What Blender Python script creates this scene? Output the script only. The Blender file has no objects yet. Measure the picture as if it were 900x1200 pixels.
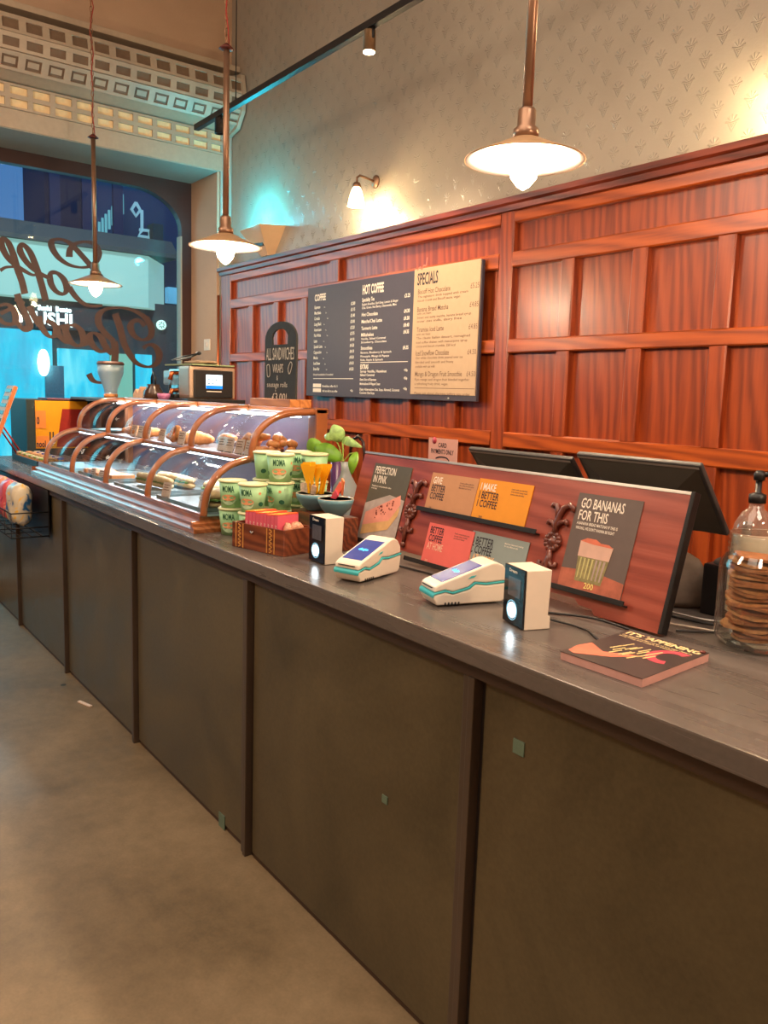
import bpy, bmesh, math, random
from mathutils import Vector, Matrix, Euler
random.seed(7)
S = bpy.context.scene
COL = S.collection
PI = math.pi

# ------------------------------------------------------------------ camera
YAW, PITCH, ROLL, FPX, CH = 2.50087919, 0.140728759, 0.0328087053, 953.03, 1.5
fw = Vector((math.cos(PITCH)*math.cos(YAW), math.cos(PITCH)*math.sin(YAW), -math.sin(PITCH)))
r0 = fw.cross(Vector((0, 0, 1))).normalized(); u0 = r0.cross(fw)
cr, sr = math.cos(ROLL), math.sin(ROLL)
rt = cr*r0 + sr*u0; up = -sr*r0 + cr*u0
cd = bpy.data.cameras.new('camera'); cam = bpy.data.objects.new('camera', cd); COL.objects.link(cam)
cd.sensor_fit = 'VERTICAL'; cd.sensor_height = 24.0; cd.lens = FPX/1200*24.0; cd.clip_start = 0.02; cd.clip_end = 200
mw = Matrix.Identity(4)
for i in range(3):
    mw[i][0] = rt[i]; mw[i][1] = up[i]; mw[i][2] = -fw[i]
mw[2][3] = CH
cam.matrix_world = mw
S.camera = cam
C0 = Vector((0, 0, CH))

# ------------------------------------------------------------------ world, exposure, fill and room lights
S.view_settings.view_transform = 'Standard'; S.view_settings.look = 'None'
S.view_settings.gamma = 1.0; S.view_settings.use_curve_mapping = False
S.view_settings.exposure = 1.02
S.cycles.max_bounces = 8; S.cycles.transparent_max_bounces = 24
S.cycles.caustics_reflective = False; S.cycles.caustics_refractive = False
S.cycles.sample_clamp_indirect = 4.0
W = bpy.data.worlds.new('dusk'); S.world = W; W.use_nodes = True
wn = W.node_tree.nodes; wl = W.node_tree.links
bg = wn['Background']
tc = wn.new('ShaderNodeTexCoord'); sp = wn.new('ShaderNodeSeparateXYZ'); rp = wn.new('ShaderNodeValToRGB')
wl.new(tc.outputs['Generated'], sp.inputs[0]); wl.new(sp.outputs[2], rp.inputs[0]); wl.new(rp.outputs[0], bg.inputs[0])
rp.color_ramp.elements[0].position = 0.0; rp.color_ramp.elements[0].color = (0.055, 0.14, 0.30, 1)
rp.color_ramp.elements[1].position = 0.6; rp.color_ramp.elements[1].color = (0.03, 0.08, 0.24, 1)
bg.inputs[1].default_value = 0.9


def light(name, kind, loc, energy, color, size=0.1, rot=None, size_y=None, spot=None, blend=0.5, spread=None):
    l = bpy.data.lights.new(name, kind); o = bpy.data.objects.new(name, l); COL.objects.link(o)
    o.location = loc; l.energy = energy; l.color = color
    if kind == 'AREA':
        l.size = size
        if size_y: l.shape = 'RECTANGLE'; l.size_y = size_y
        if spread: l.spread = spread
    else:
        l.shadow_soft_size = size
    if kind == 'SPOT': l.spot_size = spot; l.spot_blend = blend
    if rot: o.rotation_euler = rot
    return o


def aim(o, tgt):
    o.rotation_euler = (Vector(tgt) - o.location).to_track_quat('-Z', 'Y').to_euler()


WARM = (1.0, 0.73, 0.50)
# added fill without visible fittings, over the seating side and the staff aisle
light('ceiling_fill', 'AREA', (-1.5, -1.4, 4.6), 80, (1.0, 0.80, 0.62), 2.6, size_y=6.0)  # added overhead fill, stands for no known fixture
light('room_fill', 'POINT', (-3.9, -1.2, 3.4), 80, (1.0, 0.80, 0.60), 0.35)  # added soft fill that lifts the upper walls, no globe modelled
light('room_fill', 'POINT', (0.2, -1.4, 3.5), 45, (1.0, 0.82, 0.64), 0.35)  # second added soft fill, near the camera
light('street_fill', 'POINT', (-11.0, 3.5, 6.5), 500, (0.75, 0.9, 1.0), 0.3)  # added fill to brighten the dark buildings across the street
light('ceiling_fill', 'AREA', (0.9, 1.2, 4.6), 40, (1.0, 0.82, 0.66), 1.5, size_y=1.5)  # smaller added overhead fill
# more pendants of the same row, behind the camera
for px_ in (0.25, 2.2):
    light('pendant_light', 'POINT', (px_, 1.75, 2.12), 22, WARM, 0.05)
# cold shop light in the street, falling in through the window
o = light('street_light', 'AREA', (-9.2, 0.2, 2.6), 30, (0.25, 0.85, 1.0), 2.0); aim(o, (-4.0, 1.4, 1.0))

# ------------------------------------------------------------------ ray helpers: a pixel of the 900 x 1200 frame met with a plane of the room


def ray(x, y):
    return rt*((x-450)/FPX) - up*((y-600)/FPX) + fw


def onX(x, y, X): d = ray(x, y); return C0 + d*(X/d.x)
def onY(x, y, Y): d = ray(x, y); return C0 + d*(Y/d.y)
def onZ(x, y, Z): d = ray(x, y); return C0 + d*((Z-CH)/d.z)


# ------------------------------------------------------------------ materials
def lin(c):
    return tuple(((v/255.0)/12.92 if v/255.0 <= 0.04045 else ((v/255.0+0.055)/1.055)**2.4) for v in c)


class NT:
    def __init__(s, name):
        s.m = bpy.data.materials.new(name); s.m.use_nodes = True
        s.n = s.m.node_tree.nodes; s.l = s.m.node_tree.links
        s.b = s.n['Principled BSDF']; s.out = s.n['Material Output']

    def new(s, t, **kw):
        n = s.n.new(t)
        for k, v in kw.items(): setattr(n, k, v)
        return n

    def link(s, a, b): s.l.new(a, b)

    def math(s, op, a, b=None, c=None):
        n = s.n.new('ShaderNodeMath'); n.operation = op
        for i, v in enumerate((a, b, c)):
            if v is None: continue
            if isinstance(v, (int, float)): n.inputs[i].default_value = v
            else: s.l.new(v, n.inputs[i])
        return n.outputs[0]

    def coords(s, kind='Object', scale=(1, 1, 1), rot=(0, 0, 0)):
        t = s.n.new('ShaderNodeTexCoord'); mp = s.n.new('ShaderNodeMapping')
        mp.inputs['Scale'].default_value = scale; mp.inputs['Rotation'].default_value = rot
        s.l.new(t.outputs[kind], mp.inputs[0]); return mp.outputs[0]

    def noise(s, vec, scale, detail=4, rough=0.55, dist=0.0):
        n = s.n.new('ShaderNodeTexNoise'); n.inputs['Scale'].default_value = scale
        n.inputs['Detail'].default_value = detail; n.inputs['Roughness'].default_value = rough
        n.inputs['Distortion'].default_value = dist
        if vec is not None: s.l.new(vec, n.inputs['Vector'])
        return n.outputs['Fac']

    def ramp(s, fac, stops):
        r = s.n.new('ShaderNodeValToRGB'); e = r.color_ramp.elements
        while len(e) < len(stops): e.new(0.5)
        for i, (p, c) in enumerate(stops):
            e[i].position = p; e[i].color = (*c, 1) if len(c) == 3 else c
        s.l.new(fac, r.inputs[0]); return r.outputs[0]

    def bump(s, h, strength=0.3, dist=0.01):
        b = s.n.new('ShaderNodeBump'); b.inputs['Strength'].default_value = strength
        b.inputs['Distance'].default_value = dist; s.l.new(h, b.inputs['Height'])
        s.l.new(b.outputs[0], s.b.inputs['Normal'])


def plain(name, rgb, rough=0.5, metal=0.0, var=0.12, bump=0.0, vscale=30, spec=0.5, coat=0.0, emit=None, es=0.0, trans=0.0, ior=1.45, sss=0.0):
    t = NT(name); c = lin(rgb)
    if var > 0:
        f = t.noise(t.coords(), vscale)
        col = t.ramp(f, [(0.25, tuple(v*(1-var) for v in c)), (0.75, tuple(min(1, v*(1+var)) for v in c))])
        t.link(col, t.b.inputs['Base Color'])
        if bump > 0: t.bump(f, bump, 0.004)
    else:
        t.b.inputs['Base Color'].default_value = (*c, 1)
    t.b.inputs['Roughness'].default_value = rough; t.b.inputs['Metallic'].default_value = metal
    t.b.inputs['Specular IOR Level'].default_value = spec; t.b.inputs['Coat Weight'].default_value = coat
    t.b.inputs['Transmission Weight'].default_value = trans; t.b.inputs['IOR'].default_value = ior
    if emit: t.b.inputs['Emission Color'].default_value = (*lin(emit), 1); t.b.inputs['Emission Strength'].default_value = es
    return t.m


def wood(name, dark, mid, light_, axis='Z', scale=1.0, rough=0.35, coat=0.3, fine=60):
    """grain runs along the given axis"""
    t = NT(name)
    st = {'Z': (9, 9, 0.9), 'X': (0.9, 9, 9), 'Y': (9, 0.9, 9)}[axis]
    v = t.coords('Object', tuple(a*scale for a in st))
    w = t.new('ShaderNodeTexWave', wave_type='BANDS', bands_direction='DIAGONAL')
    w.inputs['Scale'].default_value = 1.3; w.inputs['Distortion'].default_value = 9.0
    w.inputs['Detail'].default_value = 3.0; w.inputs['Detail Scale'].default_value = 0.9
    t.link(v, w.inputs['Vector'])
    st2 = {'Z': (14, 14, 0.5), 'X': (0.5, 14, 14), 'Y': (14, 0.5, 14)}[axis]
    fn = t.noise(t.coords('Object', tuple(a*scale for a in st2)), 9, 5, 0.7)
    big = t.noise(t.coords('Object', (1, 1, 1)), 2.2*scale, 2, 0.5)
    f = t.math('ADD', t.math('MULTIPLY', w.outputs['Fac'], 0.40), t.math('MULTIPLY', fn, 0.45))
    f = t.math('ADD', f, t.math('MULTIPLY', big, 0.25))
    col = t.ramp(f, [(0.28, lin(dark)), (0.52, lin(mid)), (0.82, lin(light_))])
    t.link(col, t.b.inputs['Base Color'])
    t.b.inputs['Roughness'].default_value = rough; t.b.inputs['Coat Weight'].default_value = coat
    t.b.inputs['Coat Roughness'].default_value = 0.25
    t.bump(fn, 0.12, 0.003)
    return t.m


def thin_glass(name, tint=(255, 255, 255), refl=1.0, rough=0.02):
    t = NT(name); t.n.remove(t.b)
    tr = t.new('ShaderNodeBsdfTransparent'); tr.inputs[0].default_value = (*lin(tint), 1)
    gl = t.new('ShaderNodeBsdfGlossy'); gl.inputs['Roughness'].default_value = rough
    ge = t.new('ShaderNodeNewGeometry'); vm = t.new('ShaderNodeVectorMath', operation='DOT_PRODUCT')
    t.link(ge.outputs['Normal'], vm.inputs[0]); t.link(ge.outputs['Incoming'], vm.inputs[1])
    dd = t.math('SUBTRACT', 1.0, t.math('ABSOLUTE', vm.outputs['Value']))
    fz = t.math('ADD', 0.04, t.math('MULTIPLY', t.math('POWER', dd, 5.0), 0.9))
    mx = t.new('ShaderNodeMixShader')
    t.link(t.math('MINIMUM', t.math('MULTIPLY', fz, refl), 0.95), mx.inputs[0]); t.link(tr.outputs[0], mx.inputs[1]); t.link(gl.outputs[0], mx.inputs[2])
    t.link(mx.outputs[0], t.out.inputs[0])
    return t.m


def emissive(name, rgb, s):
    t = NT(name); t.b.inputs['Base Color'].default_value = (*lin(rgb), 1)
    t.b.inputs['Emission Color'].default_value = (*lin(rgb), 1); t.b.inputs['Emission Strength'].default_value = s
    t.b.inputs['Roughness'].default_value = .95; t.b.inputs['Specular IOR Level'].default_value = .1
    return t.m


M = {}
M['oak_v'] = wood('oak_vertical', (110, 41, 14), (136, 55, 18), (156, 69, 26), 'Z', 1.0)
M['oak_h'] = wood('oak_horizontal', (124, 50, 13), (156, 69, 19), (176, 83, 27), 'X', 1.0)
M['oak_dark'] = wood('oak_cap', (70, 26, 14), (112, 44, 24), (134, 56, 32), 'X', 1.0)
M['case_wood'] = wood('case_wood', (128, 72, 38), (148, 86, 48), (168, 102, 60), 'X', 1.6, 0.28, 0.6)
M['case_rib'] = plain('case_rib_wood', (146, 86, 50), 0.28, 0, 0.10, 0, 25, coat=0.6)
M['board_wood'] = wood('menu_board_wood', (124, 50, 36), (142, 62, 46), (158, 76, 58), 'X', 1.2, 0.32, 0.35)
M['box_wood'] = wood('tea_box_wood', (88, 38, 20), (110, 52, 28), (134, 70, 38), 'X', 1.5, 0.35, 0.3)
M['block_wood'] = wood('block_wood', (172, 106, 52), (190, 120, 60), (206, 136, 74), 'X', 1.5, 0.45, 0.1)
M['carve'] = plain('carved_wood', (96, 44, 32), 0.35, 0, 0.2, 0, 60, coat=0.3)
M['inlay'] = plain('inlay', (196, 138, 70), 0.45)
M['lamp_rod'] = plain('brushed_bronze', (150, 118, 96), 0.35, 0.7, 0.06)
M['chain'] = plain('bronze_chain', (150, 110, 84), 0.4, 0.7, 0.1)
M['red_cable'] = plain('red_cable', (150, 40, 30), 0.6)
M['shade_out'] = plain('shade_enamel', (186, 150, 112), 0.35, 0.2, 0.05)
M['shade_in'] = plain('shade_inside', (250, 246, 236), 0.35, 0, 0.0)
M['black'] = plain('black_plastic', (26, 25, 26), 0.4)
M['black_metal'] = plain('black_metal', (34, 32, 32), 0.45, 0.4)
M['dark_grey'] = plain('dark_grey', (62, 60, 60), 0.5)
M['white'] = plain('white_plastic', (226, 214, 196), 0.35, 0, 0.03)
M['teal'] = plain('teal_rubber', (62, 176, 180), 0.45, 0, 0.03)
M['cream'] = plain('cream_board', (184, 156, 126), 0.6, 0, 0.03)
M['menu'] = plain('menu_black', (66, 60, 72), 0.55, 0, 0.04)
M['ink_w'] = plain('white_ink', (236, 226, 210), 0.6, 0, 0)
M['ink_d'] = plain('dark_ink', (42, 34, 44), 0.6, 0, 0)
M['ink_b'] = plain('brown_ink', (104, 76, 62), 0.6, 0, 0)
M['steel'] = plain('steel', (176, 176, 172), 0.25, 0.85, 0.06)
M['screw'] = plain('screw_steel', (200, 196, 188), 0.3, 0.8, 0)
M['bulb'] = emissive('lit_bulb', (255, 222, 168), 55.0)
M['frost'] = emissive('lit_frosted_glass', (255, 226, 168), 7.0)
M['spot_face'] = emissive('lit_spot', (255, 224, 160), 30.0)
M['glass'] = thin_glass('window_glass', (240, 250, 250), 0.8)
M['case_glass'] = thin_glass('curved_glass', (236, 240, 242), 0.40)
def milky(name, rgb, a, refl=1.0):
    t = NT(name); t.n.remove(t.b)
    tr = t.new('ShaderNodeBsdfTransparent'); tl = t.new('ShaderNodeBsdfTranslucent'); df = t.new('ShaderNodeBsdfDiffuse')
    tl.inputs[0].default_value = (*lin(rgb), 1); df.inputs[0].default_value = (*lin(rgb), 1)
    m1 = t.new('ShaderNodeMixShader'); m1.inputs[0].default_value = .5; t.link(tl.outputs[0], m1.inputs[1]); t.link(df.outputs[0], m1.inputs[2])
    m2 = t.new('ShaderNodeMixShader'); m2.inputs[0].default_value = a; t.link(tr.outputs[0], m2.inputs[1]); t.link(m1.outputs[0], m2.inputs[2])
    gl = t.new('ShaderNodeBsdfGlossy'); gl.inputs['Roughness'].default_value = .04
    m3 = t.new('ShaderNodeMixShader'); m3.inputs[0].default_value = .10*refl; t.link(m2.outputs[0], m3.inputs[1]); t.link(gl.outputs[0], m3.inputs[2])
    t.link(m3.outputs[0], t.out.inputs[0]); return t.m


M['jar_glass'] = thin_glass('jar_glass', (246, 250, 248), 1.8)
M['clear'] = milky('clear_plastic', (206, 220, 224), .38)
M['paper'] = plain('white_card', (226, 206, 190), 0.7, 0, 0.03)
M['red_plate'] = plain('dark_red', (150, 30, 14), 0.6)


def wallpaper():
    t = NT('embossed_wallpaper')
    tcn = t.new('ShaderNodeTexCoord'); s3 = t.new('ShaderNodeSeparateXYZ'); t.link(tcn.outputs['Object'], s3.inputs[0])
    U, V = s3.outputs[0], s3.outputs[2]
    pu, pv = 0.139, 0.067
    v0 = t.math('DIVIDE', V, pv); row = t.math('FLOOR', v0)
    u1 = t.math('ADD', t.math('DIVIDE', U, pu), t.math('MULTIPLY', row, 0.5))
    fu = t.math('SUBTRACT', t.math('FRACT', u1), 0.5); fv = t.math('SUBTRACT', t.math('FRACT', v0), 0.5)
    x = t.math('MULTIPLY', fu, pu); y = t.math('MULTIPLY', fv, pv)
    # nested triangles pointing down, centre a little below the middle
    y2 = t.math('ADD', y, 0.008); ax = t.math('ABSOLUTE', x)
    d1 = t.math('SUBTRACT', t.math('MULTIPLY', ax, 0.88), t.math('MULTIPLY', y2, 0.47))
    d2 = y2
    tri = t.math('MAXIMUM', d1, d2)
    def line(dist, at, w):
        q = t.math('ABSOLUTE', t.math('SUBTRACT', dist, at))
        mr = t.new('ShaderNodeMapRange', interpolation_type='SMOOTHSTEP'); mr.inputs['From Min'].default_value = w; mr.inputs['From Max'].default_value = 0.0
        t.link(q, mr.inputs['Value']); return mr.outputs[0]
    h = t.math('MAXIMUM', line(tri, 0.004, 0.0025), line(tri, 0.0115, 0.0025))
    # fan of rays above the triangle
    y3 = t.math('SUBTRACT', y, 0.004)
    ang = t.math('ARCTAN2', x, y3); rad = t.math('SQRT', t.math('ADD', t.math('MULTIPLY', x, x), t.math('MULTIPLY', y3, y3)))
    rays = t.math('POWER', t.math('ABSOLUTE', t.math('COSINE', t.math('MULTIPLY', ang, 4.5))), 8.0)
    band = t.math('MULTIPLY', t.math('GREATER_THAN', rad, 0.007), t.math('LESS_THAN', rad, 0.029))
    upm = t.math('LESS_THAN', t.math('ABSOLUTE', ang), 1.75)
    h = t.math('MAXIMUM', h, t.math('MULTIPLY', t.math('MULTIPLY', rays, band), upm))
    n = t.noise(tcn.outputs['Object'], 90, 3)
    h = t.math('ADD', h, t.math('MULTIPLY', n, 0.25))
    t.bump(h, 0.62, 0.0045)
    big = t.noise(tcn.outputs['Object'], 1.6, 3)
    t.link(t.ramp(big, [(0.3, lin((144, 134, 120))), (0.7, lin((160, 149, 134)))]), t.b.inputs['Base Color'])
    t.b.inputs['Roughness'].default_value = 0.38
    return t.m


def concrete():
    t = NT('concrete_floor'); v = t.coords()
    a = t.noise(v, 1.3, 6, 0.6, 0.4); b = t.noise(v, 14, 5, 0.7); c = t.noise(v, 120, 2)
    f = t.math('ADD', t.math('MULTIPLY', a, 0.6), t.math('ADD', t.math('MULTIPLY', b, 0.3), t.math('MULTIPLY', c, 0.12)))
    col = t.ramp(f, [(0.3, lin((84, 70, 50))), (0.5, lin((118, 99, 72))), (0.72, lin((146, 124, 94)))])
    vo = t.new('ShaderNodeTexVoronoi'); vo.inputs['Scale'].default_value = 2.2; t.link(v, vo.inputs['Vector'])
    dot = t.math('ADD', vo.outputs['Distance'], t.math('MULTIPLY', b, 0.05))
    mx = t.new('ShaderNodeMix', data_type='RGBA')
    t.link(t.math('LESS_THAN', dot, 0.068), mx.inputs[0]); t.link(col, mx.inputs[6]); mx.inputs[7].default_value = (*lin((58, 50, 36)), 1)
    t.link(mx.outputs[2], t.b.inputs['Base Color'])
    t.link(t.ramp(a, [(0.3, (0.42,)*3), (0.7, (0.6,)*3)]), t.b.inputs['Roughness'])
    t.bump(b, 0.08, 0.004)
    return t.m


def painted(name, c1, c2, rough=0.45, streak=None, metal=0.0):
    t = NT(name); v = t.coords('Object', streak or (1, 1, 1))
    a = t.noise(v, 2.0, 5, 0.6, 0.6); b = t.noise(t.coords(), 90, 3)
    f = t.math('ADD', t.math('MULTIPLY', a, 0.8), t.math('MULTIPLY', b, 0.2))
    t.link(t.ramp(f, [(0.32, lin(c1)), (0.68, lin(c2))]), t.b.inputs['Base Color'])
    t.link(t.ramp(a, [(0.3, (rough-0.08,)*3), (0.7, (rough+0.1,)*3)]), t.b.inputs['Roughness'])
    t.b.inputs['Metallic'].default_value = metal
    t.bump(b, 0.05, 0.002)
    return t.m


M['paper_wall'] = wallpaper(); M['floor'] = concrete()
M['plaster'] = painted('cream_plaster', (178, 148, 122), (190, 160, 134), 0.75)
M['ceil'] = painted('ceiling_paint', (150, 128, 108), (160, 138, 118), 0.8)
M['panel'] = painted('counter_panel', (70, 62, 44), (104, 92, 66), 0.38, None, 0.25)
M['pilaster'] = painted('counter_trim', (62, 50, 40), (78, 64, 52), 0.4)
M['gap'] = painted('counter_gap', (22, 14, 12), (30, 20, 16), 0.6)
M['fascia'] = painted('counter_fascia', (52, 34, 20), (64, 44, 28), 0.55)
M['top'] = painted('counter_top', (80, 73, 68), (104, 95, 89), 0.28, (0.4, 4, 4))
M['mahog'] = painted('window_frame_paint', (52, 26, 22), (64, 34, 28), 0.4)
M['shutter'] = plain('shutter_paint', (176, 160, 140), 0.45, 0.1, 0.06)
M['shutter_dark'] = plain('shutter_hole', (112, 92, 74), 0.6)
M['shutter_lit'] = plain('shutter_vision_panel', (232, 206, 160), 0.5)
M['beam'] = painted('beam_paint', (150, 150, 138), (160, 160, 148), 0.6)
M['copper'] = plain('copper_pipe', (200, 104, 60), 0.3, 0.8, 0.05)
M['green_board'] = plain('dark_green_board', (40, 54, 54), 0.5)
M['yellow'] = plain('yellow_poster', (236, 160, 10), 0.55, 0, 0.03)
M['orange_card'] = plain('orange_card', (236, 140, 60), 0.55, 0, 0.03)

# ------------------------------------------------------------------ mesh building


class MB:
    def __init__(s): s.v = []; s.f = []; s.mi = []; s.sm = []; s.mats = []

    def add(s, verts, faces, mat=0, smooth=False):
        k = len(s.v); s.v += [tuple(p) for p in verts]
        s.f += [tuple(i+k for i in f) for f in faces]; s.mi += [mat]*len(faces); s.sm += [smooth]*len(faces)
        return s

    def box(s, lo, hi, mat=0, bev=0.0, T=None):
        x0, y0, z0 = lo; x1, y1, z1 = hi
        if bev <= 0:
            v = [(x0, y0, z0), (x1, y0, z0), (x1, y1, z0), (x0, y1, z0), (x0, y0, z1), (x1, y0, z1), (x1, y1, z1), (x0, y1, z1)]
            f = [(0, 3, 2, 1), (4, 5, 6, 7), (0, 1, 5, 4), (1, 2, 6, 5), (2, 3, 7, 6), (3, 0, 4, 7)]
        else:
            bm = bmesh.new(); bmesh.ops.create_cube(bm, size=1.0)
            for q in bm.verts: q.co = Vector(((x0+x1)/2+q.co.x*(x1-x0), (y0+y1)/2+q.co.y*(y1-y0), (z0+z1)/2+q.co.z*(z1-z0)))
            b = min(bev, 0.45*min(x1-x0, y1-y0, z1-z0))
            bmesh.ops.bevel(bm, geom=list(bm.edges), offset=b, segments=2, affect='EDGES', profile=0.7)
            bm.verts.index_update(); v = [tuple(q.co) for q in bm.verts]; f = [tuple(q.index for q in a.verts) for a in bm.faces]; bm.free()
        if T: v = [T @ Vector(p) for p in v]
        return s.add(v, f, mat)

    def lathe(s, prof, c=(0, 0, 0), n=24, mat=0, smooth=True, T=None, arc=2*PI):
        v = []; f = []
        for r, z in prof:
            for i in range(n):
                a = arc*i/n; v.append((c[0]+r*math.cos(a), c[1]+r*math.sin(a), c[2]+z))
        m = len(prof)
        for j in range(m-1):
            for i in range(n):
                i2 = (i+1) % n
                f.append((j*n+i, j*n+i2, (j+1)*n+i2, (j+1)*n+i))
        if prof[0][0] > 1e-6: f.append(tuple(reversed(range(n))))
        if prof[-1][0] > 1e-6: f.append(tuple((m-1)*n+i for i in range(n)))
        if T: v = [T @ Vector(p) for p in v]
        return s.add(v, f, mat, smooth)

    def shell(s, prof, c=(0, 0, 0), n=24, mat=0, T=None):
        """closed profile loop revolved: no caps"""
        v = []; f = []; m = len(prof)
        for r, z in prof:
            for i in range(n):
                a = 2*PI*i/n; v.append((c[0]+r*math.cos(a), c[1]+r*math.sin(a), c[2]+z))
        for j in range(m):
            j2 = (j+1) % m
            for i in range(n):
                i2 = (i+1) % n; f.append((j*n+i, j*n+i2, j2*n+i2, j2*n+i))
        if T: v = [T @ Vector(p) for p in v]
        return s.add(v, f, mat, True)

    def tube(s, path, r, n=8, mat=0, closed=False, flat=None):
        P = [Vector(p) for p in path]; m = len(P); v = []; f = []
        prev = None
        for k in range(m):
            a = P[(k-1) % m] if (closed or k > 0) else P[k]
            b = P[(k+1) % m] if (closed or k < m-1) else P[k]
            t = (b-a)
            t = t.normalized() if t.length > 1e-9 else Vector((0, 0, 1))
            if prev is None:
                h = Vector((0, 0, 1)) if abs(t.z) < 0.9 else Vector((1, 0, 0)); n1 = t.cross(h).normalized()
            else:
                n1 = (prev - t*prev.dot(t)); n1 = n1.normalized() if n1.length > 1e-6 else t.orthogonal().normalized()
            prev = n1; n2 = t.cross(n1)
            rr = r[k] if isinstance(r, (list, tuple)) else r
            for i in range(n):
                an = 2*PI*i/n; q = math.cos(an)*n1 + (flat or 1.0)*math.sin(an)*n2
                v.append(P[k] + rr*q)
        for k in range(m if closed else m-1):
            k2 = (k+1) % m
            for i in range(n):
                i2 = (i+1) % n; f.append((k*n+i, k*n+i2, k2*n+i2, k2*n+i))
        if not closed:
            f.append(tuple(reversed(range(n)))); f.append(tuple((m-1)*n+i for i in range(n)))
        return s.add(v, f, mat, True)

    def prism(s, poly, fn, d0, d1, mat=0, smooth=False):
        """poly of 2D points, fn(a, b, d) -> 3D, extruded d0..d1"""
        n = len(poly)
        v = [fn(a, b, d0) for a, b in poly] + [fn(a, b, d1) for a, b in poly]
        f = [tuple(reversed(range(n))), tuple(range(n, 2*n))]
        s.add(v, f, mat, False)
        k = len(s.v)-2*n
        for i in range(n):
            i2 = (i+1) % n; s.f.append((k+i, k+i2, k+n+i2, k+n+i)); s.mi.append(mat); s.sm.append(smooth)
        return s

    def ball(s, c, r, sc=(1, 1, 1), mat=0, n=12, jit=0.0, rng=None, T=None):
        v = []; f = []; m = n//2
        for j in range(m+1):
            ph = PI*j/m
            for i in range(n):
                a = 2*PI*i/n; q = 1.0+(rng.uniform(-jit, jit) if rng and 0 < j < m else 0)
                v.append((r*sc[0]*q*math.sin(ph)*math.cos(a), r*sc[1]*q*math.sin(ph)*math.sin(a), r*sc[2]*q*math.cos(ph)))
        for j in range(m):
            for i in range(n):
                i2 = (i+1) % n; f.append((j*n+i, (j+1)*n+i, (j+1)*n+i2, j*n+i2))
        if T: v = [T @ Vector(p) for p in v]
        v = [(p[0]+c[0], p[1]+c[1], p[2]+c[2]) for p in v]
        return s.add(v, f, mat, True)

    def build(s, name, mats, parent=None, loc=None, rot=None, sub=0, label=None):
        me = bpy.data.meshes.new(name)
        me.from_pydata(s.v, [], s.f)
        for m in (mats if isinstance(mats, (list, tuple)) else [mats]): me.materials.append(m)
        me.polygons.foreach_set('material_index', s.mi); me.polygons.foreach_set('use_smooth', s.sm)
        bm = bmesh.new(); bm.from_mesh(me); bmesh.ops.remove_doubles(bm, verts=bm.verts, dist=1e-6); bmesh.ops.recalc_face_normals(bm, faces=bm.faces); bm.to_mesh(me); bm.free()
        me.update()
        o = bpy.data.objects.new(name, me); COL.objects.link(o)
        if parent: o.parent = parent
        if loc: o.location = loc
        if rot: o.rotation_euler = rot
        if sub:
            q = o.modifiers.new('s', 'SUBSURF'); q.levels = sub; q.render_levels = sub
        if label: o['label'] = label
        return o


def thing(name, label, cat, loc=(0, 0, 0), rotz=0.0, group=None):
    o = bpy.data.objects.new(name, None); COL.objects.link(o); o.empty_display_size = 0.05
    o.location = loc; o.rotation_euler = (0, 0, rotz); o['label'] = label; o['category'] = cat
    if group: o['group'] = group
    return o


def tag(o, label, cat, group=None, kind=None):
    o['label'] = label; o['category'] = cat
    if group: o['group'] = group
    if kind: o['kind'] = kind
    return o


def struct(o): o['kind'] = 'structure'; return o


def copy_tree(o, parent=None):
    c = o.copy(); COL.objects.link(c); c.parent = parent
    for ch in list(o.children): copy_tree(ch, c)
    return c


_tc = {}


def text_geo(s, bold=0.0, res=2):
    key = (s, bold, res)
    if key not in _tc:
        cu = bpy.data.curves.new('t', 'FONT'); cu.body = s; cu.size = 1.0; cu.resolution_u = res; cu.offset = bold; cu.fill_mode = 'FRONT'
        o = bpy.data.objects.new('t', cu); me = bpy.data.meshes.new_from_object(o)
        v = [(p.co.x, p.co.y) for p in me.vertices]; f = [tuple(p.vertices) for p in me.polygons]
        bpy.data.objects.remove(o); bpy.data.curves.remove(cu); bpy.data.meshes.remove(me)
        _tc[key] = (v, f)
    return _tc[key]


def text(mb, s, x, y, h, fn, width=None, sx=0.62, bold=0.02, align='L', mat=0, slant=0.0, res=2):
    """cap height h; baseline-left at (x, y); fn maps 2D -> 3D. width fixes the overall width"""
    v, f = text_geo(s, bold, res)
    if not v: return
    k = h/0.69; x0 = min(a for a, b in v); x1 = max(a for a, b in v)
    kx = (width/(x1-x0)) if width else k*sx
    off = {'L': -x0, 'R': -x1, 'C': -(x0+x1)/2}[align]
    mb.add([fn(x+(a+off)*kx+b*k*slant, y+b*k) for a, b in v], f, mat)


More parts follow.
